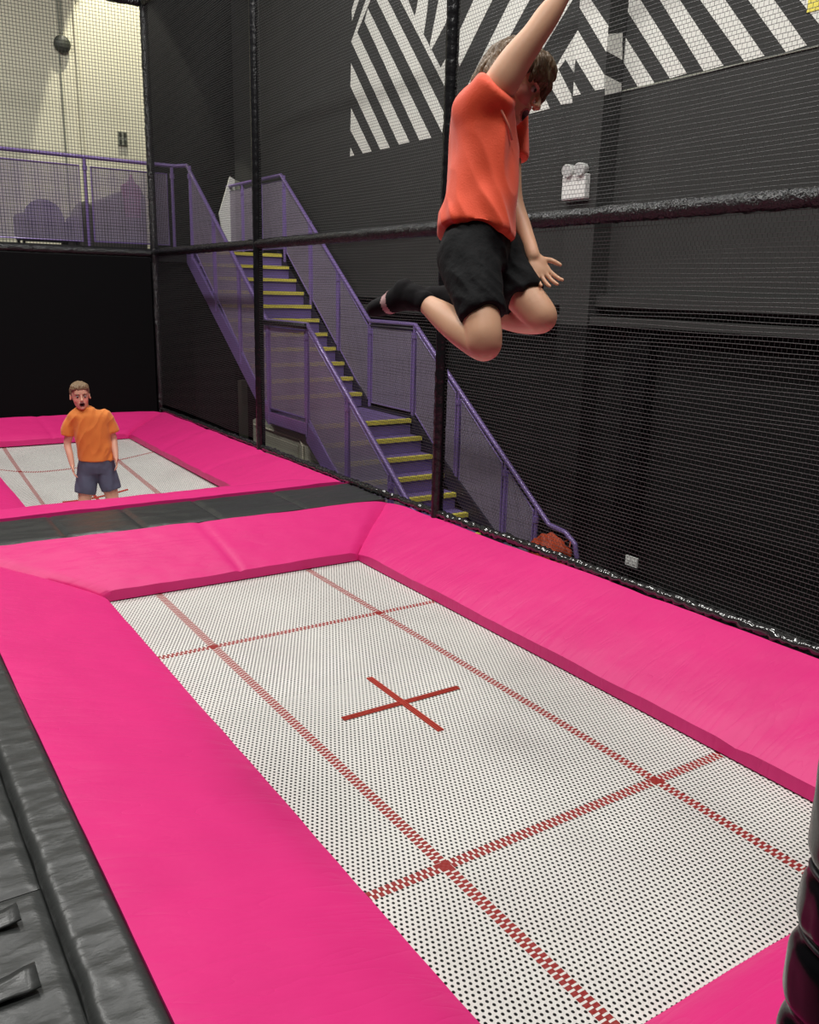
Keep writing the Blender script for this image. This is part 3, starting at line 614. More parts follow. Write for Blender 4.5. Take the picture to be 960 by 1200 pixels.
for dx in (-.035, .035):
    for dz in (-.05, .05): box('cover', (2.48+dx-.02, YB-.04, 4.1+dz-.03), (2.48+dx+.02, YB-.03, 4.1+dz+.03), M['dark_metal'], t)

# ---------------------------------------------------------------- upper platform and stairs
YP, ZP, XS0, XS1 = 10.12, 2.42, 2.68, 4.04
t = box('upper_platform', (-5.4, YP, ZP-.16), (XW-.001, YB-.001, ZP), M['frame']); tag(t, 'black raised gallery floor behind the nets at the top of the stairs', 'platform')
t = box('black_lining', (-5.4, YP+.02, ZF), (2.78, YP+.06, ZP-.165), M['curtain']); tag(t, 'matt black boarding below the gallery left of the stairs', 'lining')
t = box('wall_notice', (2.80, YP+.03, 1.70), (3.1, YP+.05, 2.2), M['beige']); tag(t, 'narrow pale board below the gallery left of the stairs', 'board')

stairs = empty('staircase', (3.36, 6.9, ZF)); tag(stairs, 'purple metal staircase with yellow nosings and a half landing', 'staircase')
RI, TR, ZL = .1745, .236, .49
def step(yn, z):   # step whose nosing edge is at yn, tread surface z, going towards +y
    q = MB(); q.box((XS0+.02, yn+.004, z-.04), (XS1-.02, yn+TR+(.025 if z < ZP-.01 else -.03), z-.001)); q.box((XS0+.02, yn+.03, z-RI), (XS1-.02, yn+.045, z-.04))
    o = q.build('step', M['purple_dark'], stairs)
    n = MB(); n.box((XS0+.03, yn-.004, z-.038), (XS1-.03, yn+.06, z+.006)); n.build('nosing', M['yellow'], o)
y_top, y_l1, y_l0 = 9.90, 7.44, 6.38
for i in range(11): step(y_top-i*TR+.0, ZP-i*RI)
box('landing', (XS0+.02, y_l0+.03, ZL-.06), (XS1-.02, y_l1+.2, ZL-.002), M['purple_dark'], stairs)
step(y_l0, ZL)
for i in range(1, 10): step(y_l0-i*TR, ZL-i*RI)
y_bot = y_l0-10*TR
def stringer(x, w, m):
    q = MB()
    def run(ya, za, yb, zb): q.prism([(ya, za+.06), (yb, zb+.06), (yb, zb-.17), (ya, za-.17)], 'x', x-w, x+w)
    run(y_top+.2, ZP, y_l1, ZL+.05); q.box((x-w, y_l0, ZL-.10), (x+w, y_l1, ZL+.03)); run(y_l0+.05, ZL, y_bot, ZF+.26)
    q.build('stringer', m, stairs)
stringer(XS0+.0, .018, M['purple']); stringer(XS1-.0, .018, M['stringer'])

HR = 1.09
def slope_z(y):   # nosing line height at y
    if y >= y_l1: return min(ZP, ZL+(y-y_l1)*(ZP-ZL)/(y_top-y_l1))
    if y >= y_l0: return ZL
    return ZL-(y_l0-y)*(RI/TR)
def panel(parent, P, name='mesh_panel', inset=.05):
    """P: four corner points (bottom a, bottom b, top b, top a) of a framed mesh panel, in one vertical plane"""
    P = [V(p) for p in P]; c = sum(P, V())/4
    Q = []
    for p in P:
        d = (c-p); Q.append(p+d*min(.3, inset/max(.1, d.length)))
    f = MB(); f.tube([*Q, Q[0]], .011, 6); fr = f.build('panel_frame', M['purple'], parent)
    nrm = (Q[1]-Q[0]).cross(Q[3]-Q[0]).normalized()*.0015
    g = MB(); g.add([p-nrm for p in Q]+[p+nrm for p in Q], [(0, 1, 2, 3), (7, 6, 5, 4)]+[(i, (i+1) % 4, (i+1) % 4+4, i+4) for i in range(4)])
    g.build(name, M['mesh'], fr)
def post(parent, p, z0, z1, r=.021, name='post'):
    q = MB(); q.tube([(p[0], p[1], z0), (p[0], p[1], z1)], r, 10)
    q.tube([(p[0], p[1], z1-.16), (p[0], p[1], z1-.10)], r+.010, 10)
    q.build(name, M['purple'], parent, smooth=False)
for x, side in ((XS0-.01, 0), (XS1+.01, 1)):
    pts = [(x, 3.95, slope_z(3.95)+HR)]
    if side: pts = [(x+.0, 3.52, slope_z(3.95)+HR-.30), (x, 3.58, slope_z(3.95)+HR-.10), (x, 3.72, slope_z(3.95)+HR-.02)]+pts
    pts += [(x, y_l0+.02, ZL+HR), (x, y_l1, ZL+HR), (x, y_top+.08, ZP+HR)]
    if side: pts += [(x, YB-.25, ZP+HR)]
    h = MB()
    P2 = []
    for a, b in zip(pts[:-1], pts[1:]):
        for k in range(8): P2.append(V(a).lerp(V(b), k/8))
    P2.append(V(pts[-1]))
    h.tube(P2, .025, 10); h.build('handrail', M['purple'], stairs, smooth=True)
    ys = [y_bot+.12, 4.65, 5.5, y_l0+.03, y_l1-.03, 8.25, 9.05, y_top-.02]
    for y in ys: post(stairs, (x, y), slope_z(y)-.12, slope_z(y)+HR)
    if side:
        for y in (10.7, 11.4, YB-.28): post(stairs, (x, y), ZP, ZP+HR)
        ys = ys+[10.7, 11.4, YB-.28]
    for a, b in zip(ys[:-1], ys[1:]):
        aa, bb = a+.03, b-.03
        panel(stairs, [(x, aa, slope_z(aa)+.06), (x, bb, slope_z(bb)+.06), (x, bb, slope_z(bb)+HR-.05), (x, aa, slope_z(aa)+HR-.05)], inset=.03)
# black grab rail along the landing, on the near side
q = MB(); q.tube([(XS0-.045, y_l0+.0, ZL+HR-.02), (XS0-.045, y_l1+.12, ZL+HR-.02)], .034, 10); q.build('grab_rail', M['sleeve'], stairs, smooth=True)
q = MB(); q.tube([(XS1+.01, y_l0+.05, ZL+HR-.055), (XS1+.01, y_l1-.04, ZL+HR-.055)], .02, 8); q.build('grab_rail', M['stringer'], stairs, smooth=True)

# gallery railing
rail = empty('guard_railing', (-1, YP-.03, ZP)); tag(rail, 'purple guard railing along the edge of the upper gallery', 'railing')
yr = YP+.04
q = MB(); q.tube([(-5.3, yr, ZP+HR+.02), (2.55, yr, ZP+HR), (XS0-.01, y_top+.08, ZP+HR)], .026, 10); q.build('handrail', M['purple'], rail, smooth=True)
xs = [-4.9, -3.2, -1.9, -.26, 1.38, 2.52]
for x in xs: post(rail, (x, yr), ZP, ZP+HR)
for i, (a, b) in enumerate(zip(xs[:-1], xs[1:])):
    panel(rail, [(a+.05, yr, ZP+.04), (b-.05, yr, ZP+.04), (b-.05, yr, ZP+HR-.09), (a+.05, yr, ZP+HR-.09)], inset=.03)

# things under and around the stairs
t = empty('understair_panelling', (XS0+.1, 9.3, ZF)); tag(t, 'dark panelling closing the space below the upper flight', 'panel')
q = MB(); q.prism([(8.55, ZF), (10.1, ZF), (10.1, ZP-.5), (9.9, ZP-.42), (8.55, 1.0)], 'x', XS0+.03, XS0+.07); q.build('side_panel', M['curtain'], t)
q = MB(); q.box((XS0+.0, 8.28, ZF), (XS0+.08, 8.40, .80)); q.build('end_post', M['dark_metal'], t)
t = empty('storage_cabinet', (3.2, 7.3, ZF)); tag(t, 'low beige cabinet tucked below the half landing', 'cabinet')
box('body', (XS0+.1, 6.62, ZF), (3.9, 8.2, .33), M['beige'], t, bevel=.03)
q = MB(); q.tube([(XS0+.085, 8.1, .27), (XS0+.085, 6.78, .27), (XS0+.085, 6.72, .21), (XS0+.085, 6.72, ZF+.05)], .012, 8); q.build('edge_trim', M['white_wall'], t)
box('door', (XS0+.085, 6.85, ZF+.08), (XS0+.099, 8.1, .19), M['beige'], t, bevel=.004)

# white folded board at the far end of the gallery
t = empty('display_board', (4.1, 11.9, ZP)); tag(t, 'white folded board at the gallery end in the corner', 'board')
q = MB(); q.prism([(3.97, ZP+.002), (4.14, ZP+.002), (4.14, 3.62), (4.06, 3.66), (3.86, 3.08)], 'y', 11.92, 11.95); q.build('board', M['white_plastic'], t)
q = MB(); q.prism([(4.14, ZP+.002), (4.24, ZP+.002), (4.24, 3.60), (4.14, 3.62)], 'y', 11.95, 11.97); q.build('side_leaf', M['conduit'], t)

# red cloth over the handrail foot
def blob(name, c, r, m, amp, sc, parent=None, sub=4, seed=0):
    bm = bmesh.new(); bmesh.ops.create_icosphere(bm, subdivisions=sub, radius=1)
    for v in bm.verts:
        n = noise.noise(v.co*sc+V((seed, 0, 0)))
        k = 1+amp*n
        v.co = V((v.co.x*r[0]*k, v.co.y*r[1]*k, v.co.z*r[2]*k))
    me = bpy.data.meshes.new(name); bm.to_mesh(me); bm.free()
    me.polygons.foreach_set('use_smooth', [True]*len(me.polygons))
    me.materials.append(m); o = bpy.data.objects.new(name, me); COLL.objects.link(o)
    o.location = c
    if parent: o.parent = parent; o.location = V(c)-parent.location
    return o
t = empty('red_bag', (3.95, 3.72, ZF)); tag(t, 'crumpled red bag hung at the foot of the stair handrail', 'bag')
blob('bag_body', (3.93, 3.78, -.52), (.12, .26, .24), M['red_cloth'], .5, 2.2, t, 4, 3)
q = MB(); q.tube([(4.0, 3.6, -.35), (4.03, 3.62, -.30), (4.07, 3.66, -.29), (4.08, 3.75, -.34)], .008, 6); q.build('strap', M['red_cloth'], t)

# chair and covered thing on the gallery
t = empty('tub_chair', (1.0, 10.9, ZP)); tag(t, 'purple rounded tub chair behind the gallery railing', 'chair')
q = MB(); pr = []
for k in range(15):
    a = PI*k/14; pr.append((1.03-.27*math.cos(a)*(1-.10*math.sin(a)), ZP+.26+.36*math.sin(a)**.62))
pr = [(1.31, ZP+.06)]+pr[::-1]+[(.74, ZP+.06)]
q.prism(pr, 'y', 11.08, 11.18); q.build('backrest', M['chair'], t, bevel=.03)
box('seat', (.76, 10.66, ZP+.10), (1.30, 11.08, ZP+.32), M['chair'], t, bevel=.04)
for x0 in (.63, 1.30): box('armrest', (x0, 10.66, ZP+.06), (x0+.10, 11.1, ZP+.40), M['chair'], t, bevel=.04)
for dx in (.68, 1.35):
    for dy in (10.72, 11.1):
        q = MB(); q.tube([(dx, dy, ZP+.001), (dx, dy, ZP+.07)], .02, 8); q.build('foot', M['frame'], t)
t = empty('covered_equipment', (1.75, 10.9, ZP)); tag(t, 'grey draped cover with a pink tip behind the gallery railing', 'cover')
q = MB()
q.prism([(1.22, ZP+.002), (1.42, ZP+.5), (1.5, ZP+.62), (1.58, ZP+.56), (1.66, ZP+.62), (2.05, ZP+.80), (2.25, ZP+.88), (2.33, ZP+.70), (2.33, ZP+.002)], 'y', 10.75, 11.2)
o = q.build('cover', M['grey_cloth'], t, bevel=.03)
q = MB(); q.prism([(2.03, ZP+.42), (2.22, ZP+.42), (2.25, ZP+.80), (2.16, ZP+.90), (2.12, ZP+1.0), (2.08, ZP+.90), (1.98, ZP+.84)], 'y', 10.66, 10.74); q.build('pink_tip', M['pink_toy'], t, bevel=.015)

# ---------------------------------------------------------------- trampolines
def prof(s, ridge):      # pad height across its width: 0 at the lip, 1 at the outer edge
    if ridge: 
        k = min(1, s/.62); return (1-(1-k)**2.0)
    return s*(.82)+.18*math.sin(s*PI/2)
def pad(parent, I0, I1, O0, O1, zin, zout, ridge=False, zout1=None, label=None, seams=(), bow=0.0, seed=0):
    """pad between the inner edge I0-I1 and the outer edge O0-O1 (x, y)"""
    nu, ns = 90, 26
    vs = []; fs = []
    I0, I1, O0, O1 = V(I0), V(I1), V(O0), V(O1)
    for i in range(nu+1):
        u = i/nu
        for j in range(ns+1):
            s = j/ns
            # mitred ends, bowed a little like stitched vinyl
            a = I0.lerp(O0, s); b = I1.lerp(O1, s)
            p = a.lerp(b, u)
            zo = zout if zout1 is None else zout+(zout1-zout)*u
            z = zin+(zo-zin)*prof(s, ridge)
            z += .012*math.sin(min(1, s*6)*PI/2) 
            e = min(1, min(u, 1-u)*22); z -= .026*(1-math.sin(e*PI/2))
            for sm in seams: z -= .010*math.exp(-((u-sm)*nu/1.1)**2)
            z += .009*noise.noise(V((p.x*2.1+seed, p.y*2.1, 3)))+.004*noise.noise(V((p.x*7+seed, p.y*7, 9)))*1.0
            vs.append((p.x, p.y, z))
    def id(i, j): return i*(ns+1)+j
    for i in range(nu):
        for j in range(ns): fs.append((id(i, j), id(i+1, j), id(i+1, j+1), id(i, j+1)))
    q = MB(); q.add(vs, fs)
    # lip face, outer face and bottom
    lip = []
    for i in range(nu+1):
        v = vs[id(i, 0)]; w = vs[id(i, ns)]
        lip.append([(v[0], v[1], v[2]), (v[0], v[1], v[2]-.03), (v[0], v[1], .008), (w[0], w[1], .008), (w[0], w[1], w[2]-.02), (w[0], w[1], w[2])])
    base = [p for r_ in lip for p in r_]
    fb = []
    for i in range(nu):
        for k in range(5): fb.append((i*6+k, i*6+k+1, (i+1)*6+k+1, (i+1)*6+k))
    q.add(base, fb)
    # ends
    for i in (0, nu):
        ring = [vs[id(i, j)] for j in range(ns+1)]+[lip[i][4], lip[i][3], lip[i][2], lip[i][1]]
        q.add(ring, [tuple(range(len(ring)))])
    o = q.build('pad', M['pink'], parent, smooth=True)
    m = o.modifiers.new('es', 'EDGE_SPLIT'); m.split_angle = math.radians(48)
    if label: o['label'] = label
    return o

def trampoline(y0, label, sag=None, zr=(.27, .35)):
    """y0: y of the near red cross line"""
    t = empty('trampoline', (.54, y0+1.12, ZF)); tag(t, label, 'trampoline', 'trampolines')
    bx0, bx1, by0, by1 = -.46, 1.55, y0-1.02, y0+3.27
    nx, ny = 80, 170
    vs = []; fs = []
    for i in range(nx+1):
        for j in range(ny+1):
            x = bx0+(bx1-bx0)*i/nx; y = by0+(by1-by0)*j/ny
            z = 0
            if sag:
                sx, sy, A = sag
                tx = (x-bx0)/(sx-bx0) if x < sx else (bx1-x)/(bx1-sx)
                ty = (y-by0)/(sy-by0) if y < sy else (by1-y)/(by1-sy)
                z = -A*(math.sin(max(0, tx)*PI/2)*max(0, ty)**.85)
            vs.append((x, y-y0, z))
    for i in range(nx):
        for j in range(ny):
            a = i*(ny+1)+j; fs.append((a, a+ny+1, a+ny+2, a+1))
    me = bpy.data.meshes.new('bed'); me.from_pydata(vs, [], fs); me.materials.append(M['bed'])
    me.polygons.foreach_set('use_smooth', [True]*len(fs))
    o = bpy.data.objects.new('bed', me); COLL.objects.link(o); o.parent = t; o.location = V((0, y0, 0))-t.location
    o['label'] = 'white woven webbing bed with red guide lines'
    def zat(x, y):
        if not sag: return 0
        sx, sy, A = sag
        tx = (x-bx0)/(sx-bx0) if x < sx else (bx1-x)/(bx1-sx)
        ty = (y-by0)/(sy-by0) if y < sy else (by1-y)/(by1-sy)
        return -A*(math.sin(max(0, tx)*PI/2)*max(0, ty)**.85)
    # sewn cross in the middle
    cx, cy = .545, y0+1.125
    q = MB()
    for dx, dy, L in ((1, 0, .335), (0, 1, .325)):
        for w in (-.012, .0, .012):
            pts = []
            for k in range(41):
                s = (k/20-1)*L; x = cx+dx*s+dy*w; y = cy+dy*s+dx*w; pts.append((x, y, zat(x, y)+.0035))
            q.tube(pts, .0052, 5)
    q.build('centre_cross', M['red_mark'], t)
    # pads
    ix0, ix1, iy0, iy1 = -.36, 1.495, y0-.895, y0+3.225
    ox0, ox1 = -1.115, 2.09
    oy0, oy1 = (y0-1.42, y0+3.80) if not sag else (4.46, 9.72)
    zi = .075
    zf, zn = zr
    pad(t, (ix1, iy1), (ix1, iy0), (ox1, oy1), (ox1, oy0), zi, zf, zout1=zn, seams=(.33, .66) if sag else (.8,), seed=5)
    pad(t, (ix0, iy0), (ix0, iy1), (ox0, oy0), (ox0, oy1), zi, .30, zout1=.29, seed=11)
    pad(t, (ix0, iy1), (ix1, iy1), (ox0, oy1), (ox1, oy1), zi, .29, zout1=zf, seams=(.5,), seed=17)
    pad(t, (ix1, iy0), (ix0, iy0), (ox1, oy0), (ox0, oy0), zi, .30, ridge=bool(sag), seed=23)
    # spring frame under the pads and black side skirts
    f = MB()
    for a, b in (((bx0-.12, by0-.12), (bx1+.12, by0-.06)), ((bx0-.12, by1+.06), (bx1+.12, by1+.12)), ((bx0-.12, by0-.06), (bx0-.06, by1+.06)), ((bx1+.06, by0-.06), (bx1+.12, by1+.06))):
        f.box((*a, -.05), (*b, -.005))
    f.build('steel_frame', M['frame'], t)
    f = MB()
    f.box((ox0+.01, oy0+.01, ZF+.002), (ox0+.03, oy1-.01, .0)); f.box((ox1-.03, oy0+.01, ZF+.002), (ox1-.01, oy1-.01, .0))
    f.box((ox0+.03, oy0+.01, ZF+.002), (ox1-.03, oy0+.03, .0)); f.box((ox0+.03, oy1-.03, ZF+.002), (ox1-.03, oy1-.01, .0))
    f.build('skirt', M['frame'], t)
    return t
trampoline(0, 'large white-bedded trampoline with pink pads in the foreground')
trampoline(5.98, 'farther trampoline with pink pads where a boy in orange stands', sag=(.27, 5.85, .37), zr=(.26, .27))

# ---------------------------------------------------------------- black vinyl mats
def vinyl(parent, x0, y0, x1, y1, z, th=.28, name='mat', amp=1.0, seed=0, n=(30, 30), fold=0, m=None):
    vs = []; fs = []; nx, ny = n
    for i in range(nx+1):
        for j in range(ny+1):
            u, v = i/nx, j/ny; x = x0+(x1-x0)*u; y = y0+(y1-y0)*v
            e = min(u*(x1-x0), (1-u)*(x1-x0), v*(y1-y0), (1-v)*(y1-y0)); k = min(1, e/.035)
            zz = z-.014*(1-math.sin(k*PI/2))
            w = V((x*3+seed, y*9, 1)); zz += amp*k*(.012*noise.noise(w)+.006*noise.noise(V((x*9+seed, y*22, 4))))
            zz += amp*k*.008*max(0, noise.noise(V((x*4+y*5+seed, y*3-x*3, 7))))
            vs.append((x, y, zz))
    for i in range(nx):
        for j in range(ny):
            a = i*(ny+1)+j; fs.append((a, a+ny+1, a+ny+2, a+1))
    q = MB(); q.add(vs, fs)
    b = [(x0, y0), (x1, y0), (x1, y1), (x0, y1)]
    c = [vs[0], vs[nx*(ny+1)], vs[(nx+1)*(ny+1)-1], vs[ny]]
    for k in range(4):
        k2 = (k+1) % 4
        q.add([c[k], c[k2], (*b[k2], z-th), (*b[k], z-th)], [(0, 1, 2, 3)])
    q.add([(*p, z-th) for p in b], [(3, 2, 1, 0)])
    o = q.build(name, m or M['black_vinyl'], parent, smooth=True, origin=((x0+x1)/2, (y0+y1)/2, z-th) if parent is None else None)
    md = o.modifiers.new('es', 'EDGE_SPLIT'); md.split_angle = math.radians(60)
    return o
bl = empty('divider_mat', (.5, 4.13, 0)); tag(bl, 'black vinyl divider mat lying between the two trampolines', 'mat')
xs = [-1.11, -.42, .10, .66, 1.35, 2.085]
for k, (a, b) in enumerate(zip(xs[:-1], xs[1:])):
    vinyl(bl, a, 3.815, b, 4.44, .300, .29, 'mat_section', .55, k*3.1, (24, 24))
def roll(x0, x1, y0, y1, zt):
    vs = []; fs = []; nx, ny = 22, 520
    for i in range(nx+1):
        u = i/nx; x = x0+(x1-x0)*u
        for j in range(ny+1):
            y = y0+(y1-y0)*j/ny
            arch = (1-abs(2*u-1)**7)
            kk = max(0, math.sin(PI*u))**.5
            wr = .004*noise.noise(V((x*5, y*9, 2)))+.0028*noise.noise(V((x*9, y*27, 5)))+.006*max(0, noise.noise(V((x*12+y*4, y*15, 8))))
            vs.append((x+.004*noise.noise(V((1, y*7, 3)))*(1-u), y, zt-.016+.022*arch+wr*kk))
    for i in range(nx):
        for j in range(ny):
            a = i*(ny+1)+j; fs.append((a, a+ny+1, a+ny+2, a+1))
    q = MB(); q.add(vs, fs); c = [vs[0], vs[nx*(ny+1)], vs[-1], vs[ny]]; b = [(x0, y0, .01), (x1, y0, .01), (x1, y1, .01), (x0, y1, .01)]
    e = [[vs[j] for j in range(ny+1)], [vs[nx*(ny+1)+j] for j in range(ny+1)]]
    for ln in e:
        n = len(ln); q.add(ln+[(p[0], p[1], .01) for p in ln], [(j, j+1, j+1+n, j+n) for j in range(n-1)])
    q.add([vs[i*(ny+1)] for i in range(nx+1)]+[b[1], b[0]], [tuple(range(nx+3))]); q.add([vs[i*(ny+1)+ny] for i in range(nx+1)]+[b[2], b[3]], [tuple(range(nx+3))])
    q.add(b, [(0, 1, 2, 3)])
    return q.build('edge_roll', M['black_vinyl'], None, smooth=True, origin=((x0+x1)/2, (y0+y1)/2, .01))
t = roll(-1.272, -1.114, -1.40, 4.44, .311); tag(t, 'narrow black vinyl edge roll against the left pink pad', 'mat')
md = []
ys = [-1.4, .22, 1.75, 3.2, 4.44]
labs = ['wrinkled black vinyl floor mat nearest the camera left of the pink pad', 'black vinyl floor mat second from the camera left of the pink pad',
        'black vinyl floor mat third from the camera on the left', 'black vinyl floor mat beside the divider mat on the left']
for k, (a, b) in enumerate(zip(ys[:-1], ys[1:])):
    o = vinyl(None, -2.5, a+.002, -1.276, b-.002, .285, .27, 'floor_mat', .9, 9+k*2.3, (70, 110)); tag(o, labs[k], 'mat', 'black floor mats on the left')
    if k == 0:
        for (yy, w) in ((.10, .07), (-.16, .08)):
            q = MB(); pts = []
            fs = []
            for i in range(9):
                for j in range(5):
                    x = -1.60+.25*i/8; y = yy-w/2+w*j/4
                    pts.append((x, y, .302+.010*noise.noise(V((x*14, y*14, yy*9)))+.012*(i/8)**3))
            for i in range(8):
                for j in range(4): fs.append((i*5+j, (i+1)*5+j, (i+1)*5+j+1, i*5+j+1))
            q.add(pts, fs); fl = q.build('flap', M['black_vinyl'], o, smooth=True)
            s = fl.modifiers.new('s', 'SOLIDIFY'); s.thickness = .006
t = vinyl(None, -2.5, -2.9, 2.085, -1.43, .30, .29, 'end_mat', .9, 31, (80, 40)); tag(t, 'black vinyl mat before the near end of the front trampoline', 'mat')
t = box('mat_base', (-2.5, -2.9, ZF+.002), (-1.12, 9.7, .005), M['frame']); tag(t, 'black base carrying the floor mats left of the trampolines', 'base')

t = box('black_lining', (-4.4, YN-.035, .02), (XN-.07, YN-.015, 2.29), M['curtain']); tag(t, 'matt black padding wall right behind the far pink pad', 'lining')
# ---------------------------------------------------------------- nets, posts, padded rails
def sleeve(name, a, b, r, label, group=None, seg=.11, amp=.16, n=14, sag=0, seed=0, pin=.08, m_=None):
    a, b = V(a), V(b); L = (b-a).length; m = max(8, int(L/.018))
    pts = []; 
    for i in range(m+1):
        s = i/m; p = a.lerp(b, s); p.z -= sag*math.sin(PI*s); pts.append(p)
    random.seed(int(seed*10)+3)
    cuts = []; d = random.random()*seg
    while d < L: cuts.append(d); d += seg*random.uniform(.7, 1.35)
    def rf(i, k, p):
        d = i/m*L
        pinch = sum(math.exp(-((d-c)/.012)**2) for c in cuts if abs(d-c) < .06)
        w = noise.noise(V((p.x*14+k*.9+seed, p.y*14, p.z*14)))
        w2 = noise.noise(V((p.x*40+seed, p.y*40+k*2, p.z*40)))
        return 1+amp*w+amp*.6*w2-pin*min(1, pinch)
    t = empty(name, a); tag(t, label, 'post' if 'post' in name else 'rail', group or ('padded posts of the nets' if 'post' in name else 'padded rails of the nets'))
    q = MB(); q.tube(pts, r, n, rf); q.build('padding_sleeve', m_ or M['sleeve'], t, smooth=True)
    q = MB(); d = (b-a).normalized(); q.tube([a-d*.0, b+d*.02], r*.55, 8); q.build('steel_tube', M['frame'], t)
    return t
sleeve('net_post', (XN, YN, ZF+.005), (XN, YN, 5.75), .050, 'black padded net post at the far corner where both nets meet', seed=1)
sleeve('net_post', (XN, 6.41, ZF+.005), (XN, 6.41, 6.0), .049, 'black padded net post standing before the upper stair flight', seed=2, amp=.04, pin=.03, m_=M['post_sleeve'])
sleeve('net_post', (XN, 3.12, ZF+.005), (XN, 3.12, 6.0), .047, 'black padded net post behind the jumping boy', seed=3, amp=.07, pin=.06, m_=M['post_sleeve'])
sleeve('net_rail', (XN, YN-.07, 2.36), (XN, -3.2, 2.42), .048, 'long black padded rail across the right-hand net', seg=.13, amp=.12, sag=.0, seed=4)
sleeve('net_rail', (XN-.05, YN, 2.345), (-4.5, YN, 2.345), .045, 'black padded rail across the far net below the gallery', seed=5)
sleeve('net_rail', (XN-.06, YN, 5.33), (-4.5, YN, 5.33), .05, 'black padded top rail of the far net', seed=6, amp=.2)
sleeve('net_rail', (XN, YN-.06, 5.33), (XN, -3.2, 5.33), .045, 'black padded top rail of the right-hand net leading off the corner post', seed=7)
sleeve('net_rail', (XN+.0, YN-.07, .285), (XN+.0, 3.9, .31), .032, 'lower half of the shiny black tied net edge beside the far trampoline', seg=.06, amp=.45, seed=8, n=10, pin=.3, m_=M['tie'])['label'] = 'glinting black tied net edge along the farther trampoline pad'
sleeve('net_rail', (XN+.0, 3.9, .31), (XN+.0, -1.4, .385), .032, 'glinting black tied net edge along the front trampoline pad', seg=.06, amp=.45, seed=9, n=10, pin=.3, m_=M['tie'])
# big wrapped post close to the camera
FX, FY = -.325, -1.538
fp = empty('net_post', (FX, FY, .30)); tag(fp, 'thick glossy black wrapped bollard post at the right edge nearest the camera', 'post', 'padded posts of the nets')
def rf(i, k, p):
    zc = [.48, .80, .955, 1.075]
    pinch = sum(math.exp(-((p.z-c)/.020)**2) for c in zc)
    an = 2*PI*k/48
    top = math.sqrt(max(.02, 1-max(0, (p.z-1.40)/.062)**2))
    return top*1+.09*noise.noise(V((math.cos(an)*1.5, math.sin(an)*1.5, p.z*5)))+.03*noise.noise(V((math.cos(an)*4, math.sin(an)*4, p.z*13)))+.010*noise.noise(V((math.cos(an)*14, math.sin(an)*14, p.z*22)))-.17*min(1, pinch)
q = MB(); q.tube([(FX, FY, .302+.006*i) for i in range(194)], .086, 48, rf); q.build('padding_sleeve', M['wrap'], fp, smooth=True)
for zc in (.955, 1.075):
    q = MB(); q.tube([(FX+.073*math.cos(a), FY+.073*math.sin(a), zc+.004*math.sin(3*a)) for a in [2*PI*i/30 for i in range(31)]], .005, 6, caps=False); q.build('cable_tie', M['frame'], fp, smooth=True)
q = MB(); q.tube([(FX, FY, .30), (FX, FY, 1.38)], .04, 10); q.build('steel_tube', M['frame'], fp)

def net_lines(name, label, lines, w, m_, origin=None):
    """lines: list of polylines; three-sided strands"""
    vs = []; fs = []
    for ln in lines:
        n = len(ln); b = len(vs)
        P = np.array(ln); d = P[-1]-P[0]; d /= np.linalg.norm(d)
        a = np.cross(d, [0, 0, 1.0]) if abs(d[2]) < .9 else np.cross(d, [1.0, 0, 0]); a /= np.linalg.norm(a); c = np.cross(d, a)
        for k in range(3):
            an = 2*PI*k/3; off = (a*math.cos(an)+c*math.sin(an))*w
            vs += (P+off-np.array(origin)).tolist()
        for k in range(3):
            k2 = (k+1) % 3
            for i in range(n-1): fs.append((b+k*n+i, b+k*n+i+1, b+k2*n+i+1, b+k2*n+i))
    me = bpy.data.meshes.new(name); me.from_pydata(vs, [], fs); me.materials.append(m_)
    o = bpy.data.objects.new(name, me); COLL.objects.link(o); o.location = origin
    tag(o, label, 'net'); return o
# right net: netting with staggered cells, strong horizontal cords
PY, PZ = .027, .0225
lines = []; links = []
ya, yb, za, zb = -.9, YN-.03, .37, 5.3
wob = lambda y, z: XN+.012*math.sin(y*2.3+z*1.7)
nz = int((zb-za)/PZ); nl = int((yb-ya)/PY)
for j in range(nz):
    zz = za+j*PZ
    lines.append(np.array([(wob(y, zz), y, zz+.003*math.sin(y*5+j)) for y in np.linspace(ya, yb, 60)]))
    for i in range(nl):
        y = ya+(i+.5*(j % 2))*PY
        links.append((wob(y, zz), y, zz))
o = net_lines('safety_net', 'black mesh safety net along the right side of both trampolines', lines, .0016, M['net'], origin=(XN, 4, za))
Pn = np.array(links)-np.array((XN, 4, za)); m_ = len(Pn); tri = np.array([(0, .0010, 0), (.0009, -.0006, 0), (-.0009, -.0006, 0)])
vs = np.concatenate([(Pn[:, None, :]+tri[None]), (Pn[:, None, :]+tri[None]+np.array((0, 0, PZ)))], 1).reshape(-1, 3)
b0 = (np.arange(m_)*6)[:, None]
fs = np.concatenate([b0+np.array(q)[None] for q in ((0, 1, 4, 3), (1, 2, 5, 4), (2, 0, 3, 5))])
me = o.data; bm = None
v0 = np.empty(len(me.vertices)*3, np.float32); me.vertices.foreach_get('co', v0)
l0 = np.empty(len(me.loops), np.int32); me.loops.foreach_get('vertex_index', l0)
nv = len(me.vertices); allv = np.concatenate([v0, vs.ravel().astype(np.float32)]); alll = np.concatenate([l0, (fs+nv).ravel().astype(np.int32)])
me2 = bpy.data.meshes.new('safety_net'); me2.vertices.add(len(allv)//3); me2.vertices.foreach_set('co', allv)
me2.loops.add(len(alll)); me2.loops.foreach_set('vertex_index', alll); me2.polygons.add(len(alll)//4); me2.polygons.foreach_set('loop_start', np.arange(0, len(alll), 4, dtype=np.int32))
me2.update(calc_edges=True); me2.materials.append(M['net']); o.data = me2
lines = []
for i in range(int(6.0/.038)):
    x = -3.9+i*.038
    lines.append(np.array([(x, YN+.01*math.sin(x*3+z), z) for z in np.linspace(2.38, 5.3, 8)]))
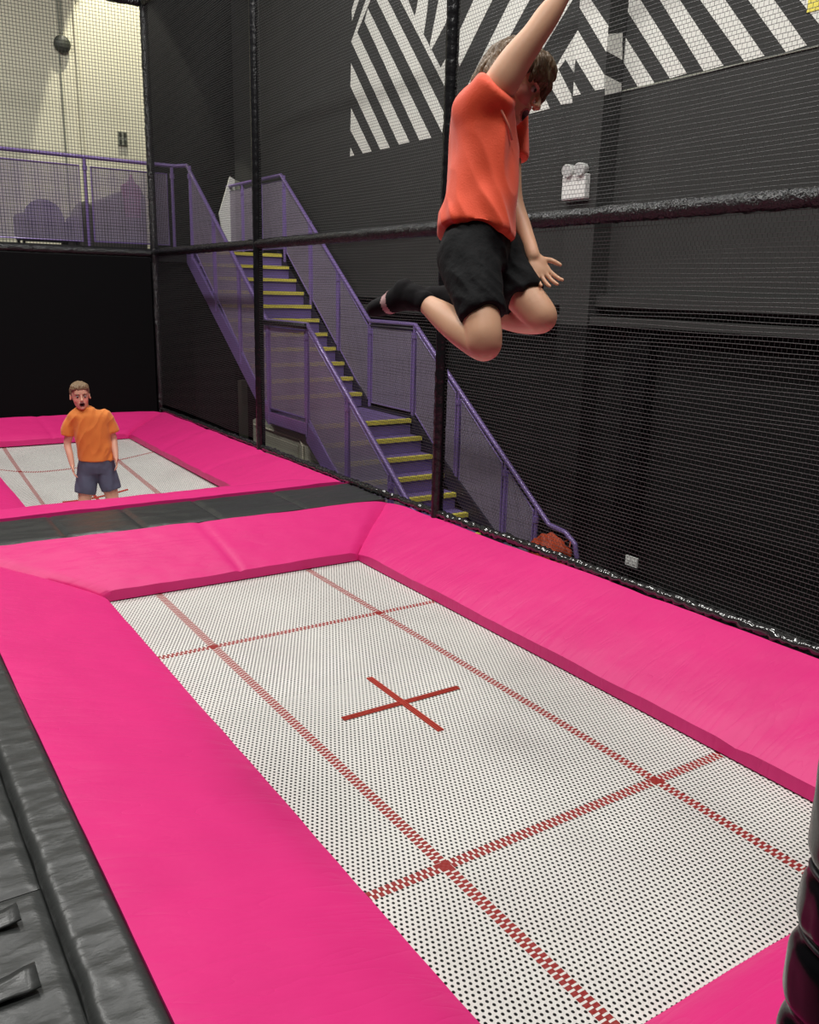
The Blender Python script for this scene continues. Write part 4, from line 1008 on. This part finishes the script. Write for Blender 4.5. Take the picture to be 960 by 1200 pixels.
for j in range(int(2.92/.038)):
    z = 2.40+j*.038
    lines.append(np.array([(x, YN+.01*math.sin(x*3+z), z) for x in np.linspace(-3.9, XN-.03, 12)]))
net_lines('safety_net', 'black square-mesh safety net stretched before the cream wall at the far end', lines, .0030, M['net_black'], origin=(-1, YN, 2.4))

# ---------------------------------------------------------------- light
w = bpy.data.worlds.new('world'); bpy.context.scene.world = w; w.use_nodes = True
w.node_tree.nodes['Background'].inputs[0].default_value = (.9, .95, 1, 1); w.node_tree.nodes['Background'].inputs[1].default_value = .05
def area(loc, size, energy, col=(1, .985, .95), rot=(0, 0, 0), sy=None):
    l = bpy.data.lights.new('hall_lamp', 'AREA'); l.energy = energy; l.color = col; l.shape = 'RECTANGLE'; l.size = size; l.size_y = sy or size
    o = bpy.data.objects.new('hall_lamp', l); COLL.objects.link(o); o.location = loc; o.rotation_euler = rot; return o
for x, y, e in [[-2.5, -1.5, 150], [1.3, -1.5, 120], [-2.5, 3, 150], [1.3, 3, 120], [-2.5, 7.5, 180], [1.3, 7.0, 90]]: area((x, y, 7.6), .7, e, sy=2.2)
sp = bpy.data.lights.new('gallery_spot', 'SPOT'); sp.energy = 560; sp.color = (1, .95, .78); sp.spot_size = math.radians(42); sp.spot_blend = .10; sp.shadow_soft_size = .05
so = bpy.data.objects.new('gallery_spot', sp); COLL.objects.link(so); so.location = (2.32, 11.35, 8.0)
so.rotation_euler = V((math.sin(math.radians(5)), .16, -math.cos(math.radians(5)))).to_track_quat('-Z', 'Y').to_euler()

# ---------------------------------------------------------------- camera
cam = bpy.data.cameras.new('camera'); co = bpy.data.objects.new('camera', cam); COLL.objects.link(co)
R = K['CAM']['rot']; L_ = K['CAM']['loc']
co.matrix_world = Matrix([[*R[0], L_[0]], [*R[1], L_[1]], [*R[2], L_[2]], [0, 0, 0, 1]])
cam.sensor_fit = 'HORIZONTAL'; cam.sensor_width = 36; cam.lens = K['CAM']['f']/960*36; cam.clip_start = .05; cam.clip_end = 100
sc = bpy.context.scene; sc.camera = co
sc.view_settings.view_transform = 'Standard'; sc.view_settings.look = 'None'; sc.view_settings.gamma = 1; sc.view_settings.use_curve_mapping = False
sc.view_settings.exposure = 0.57
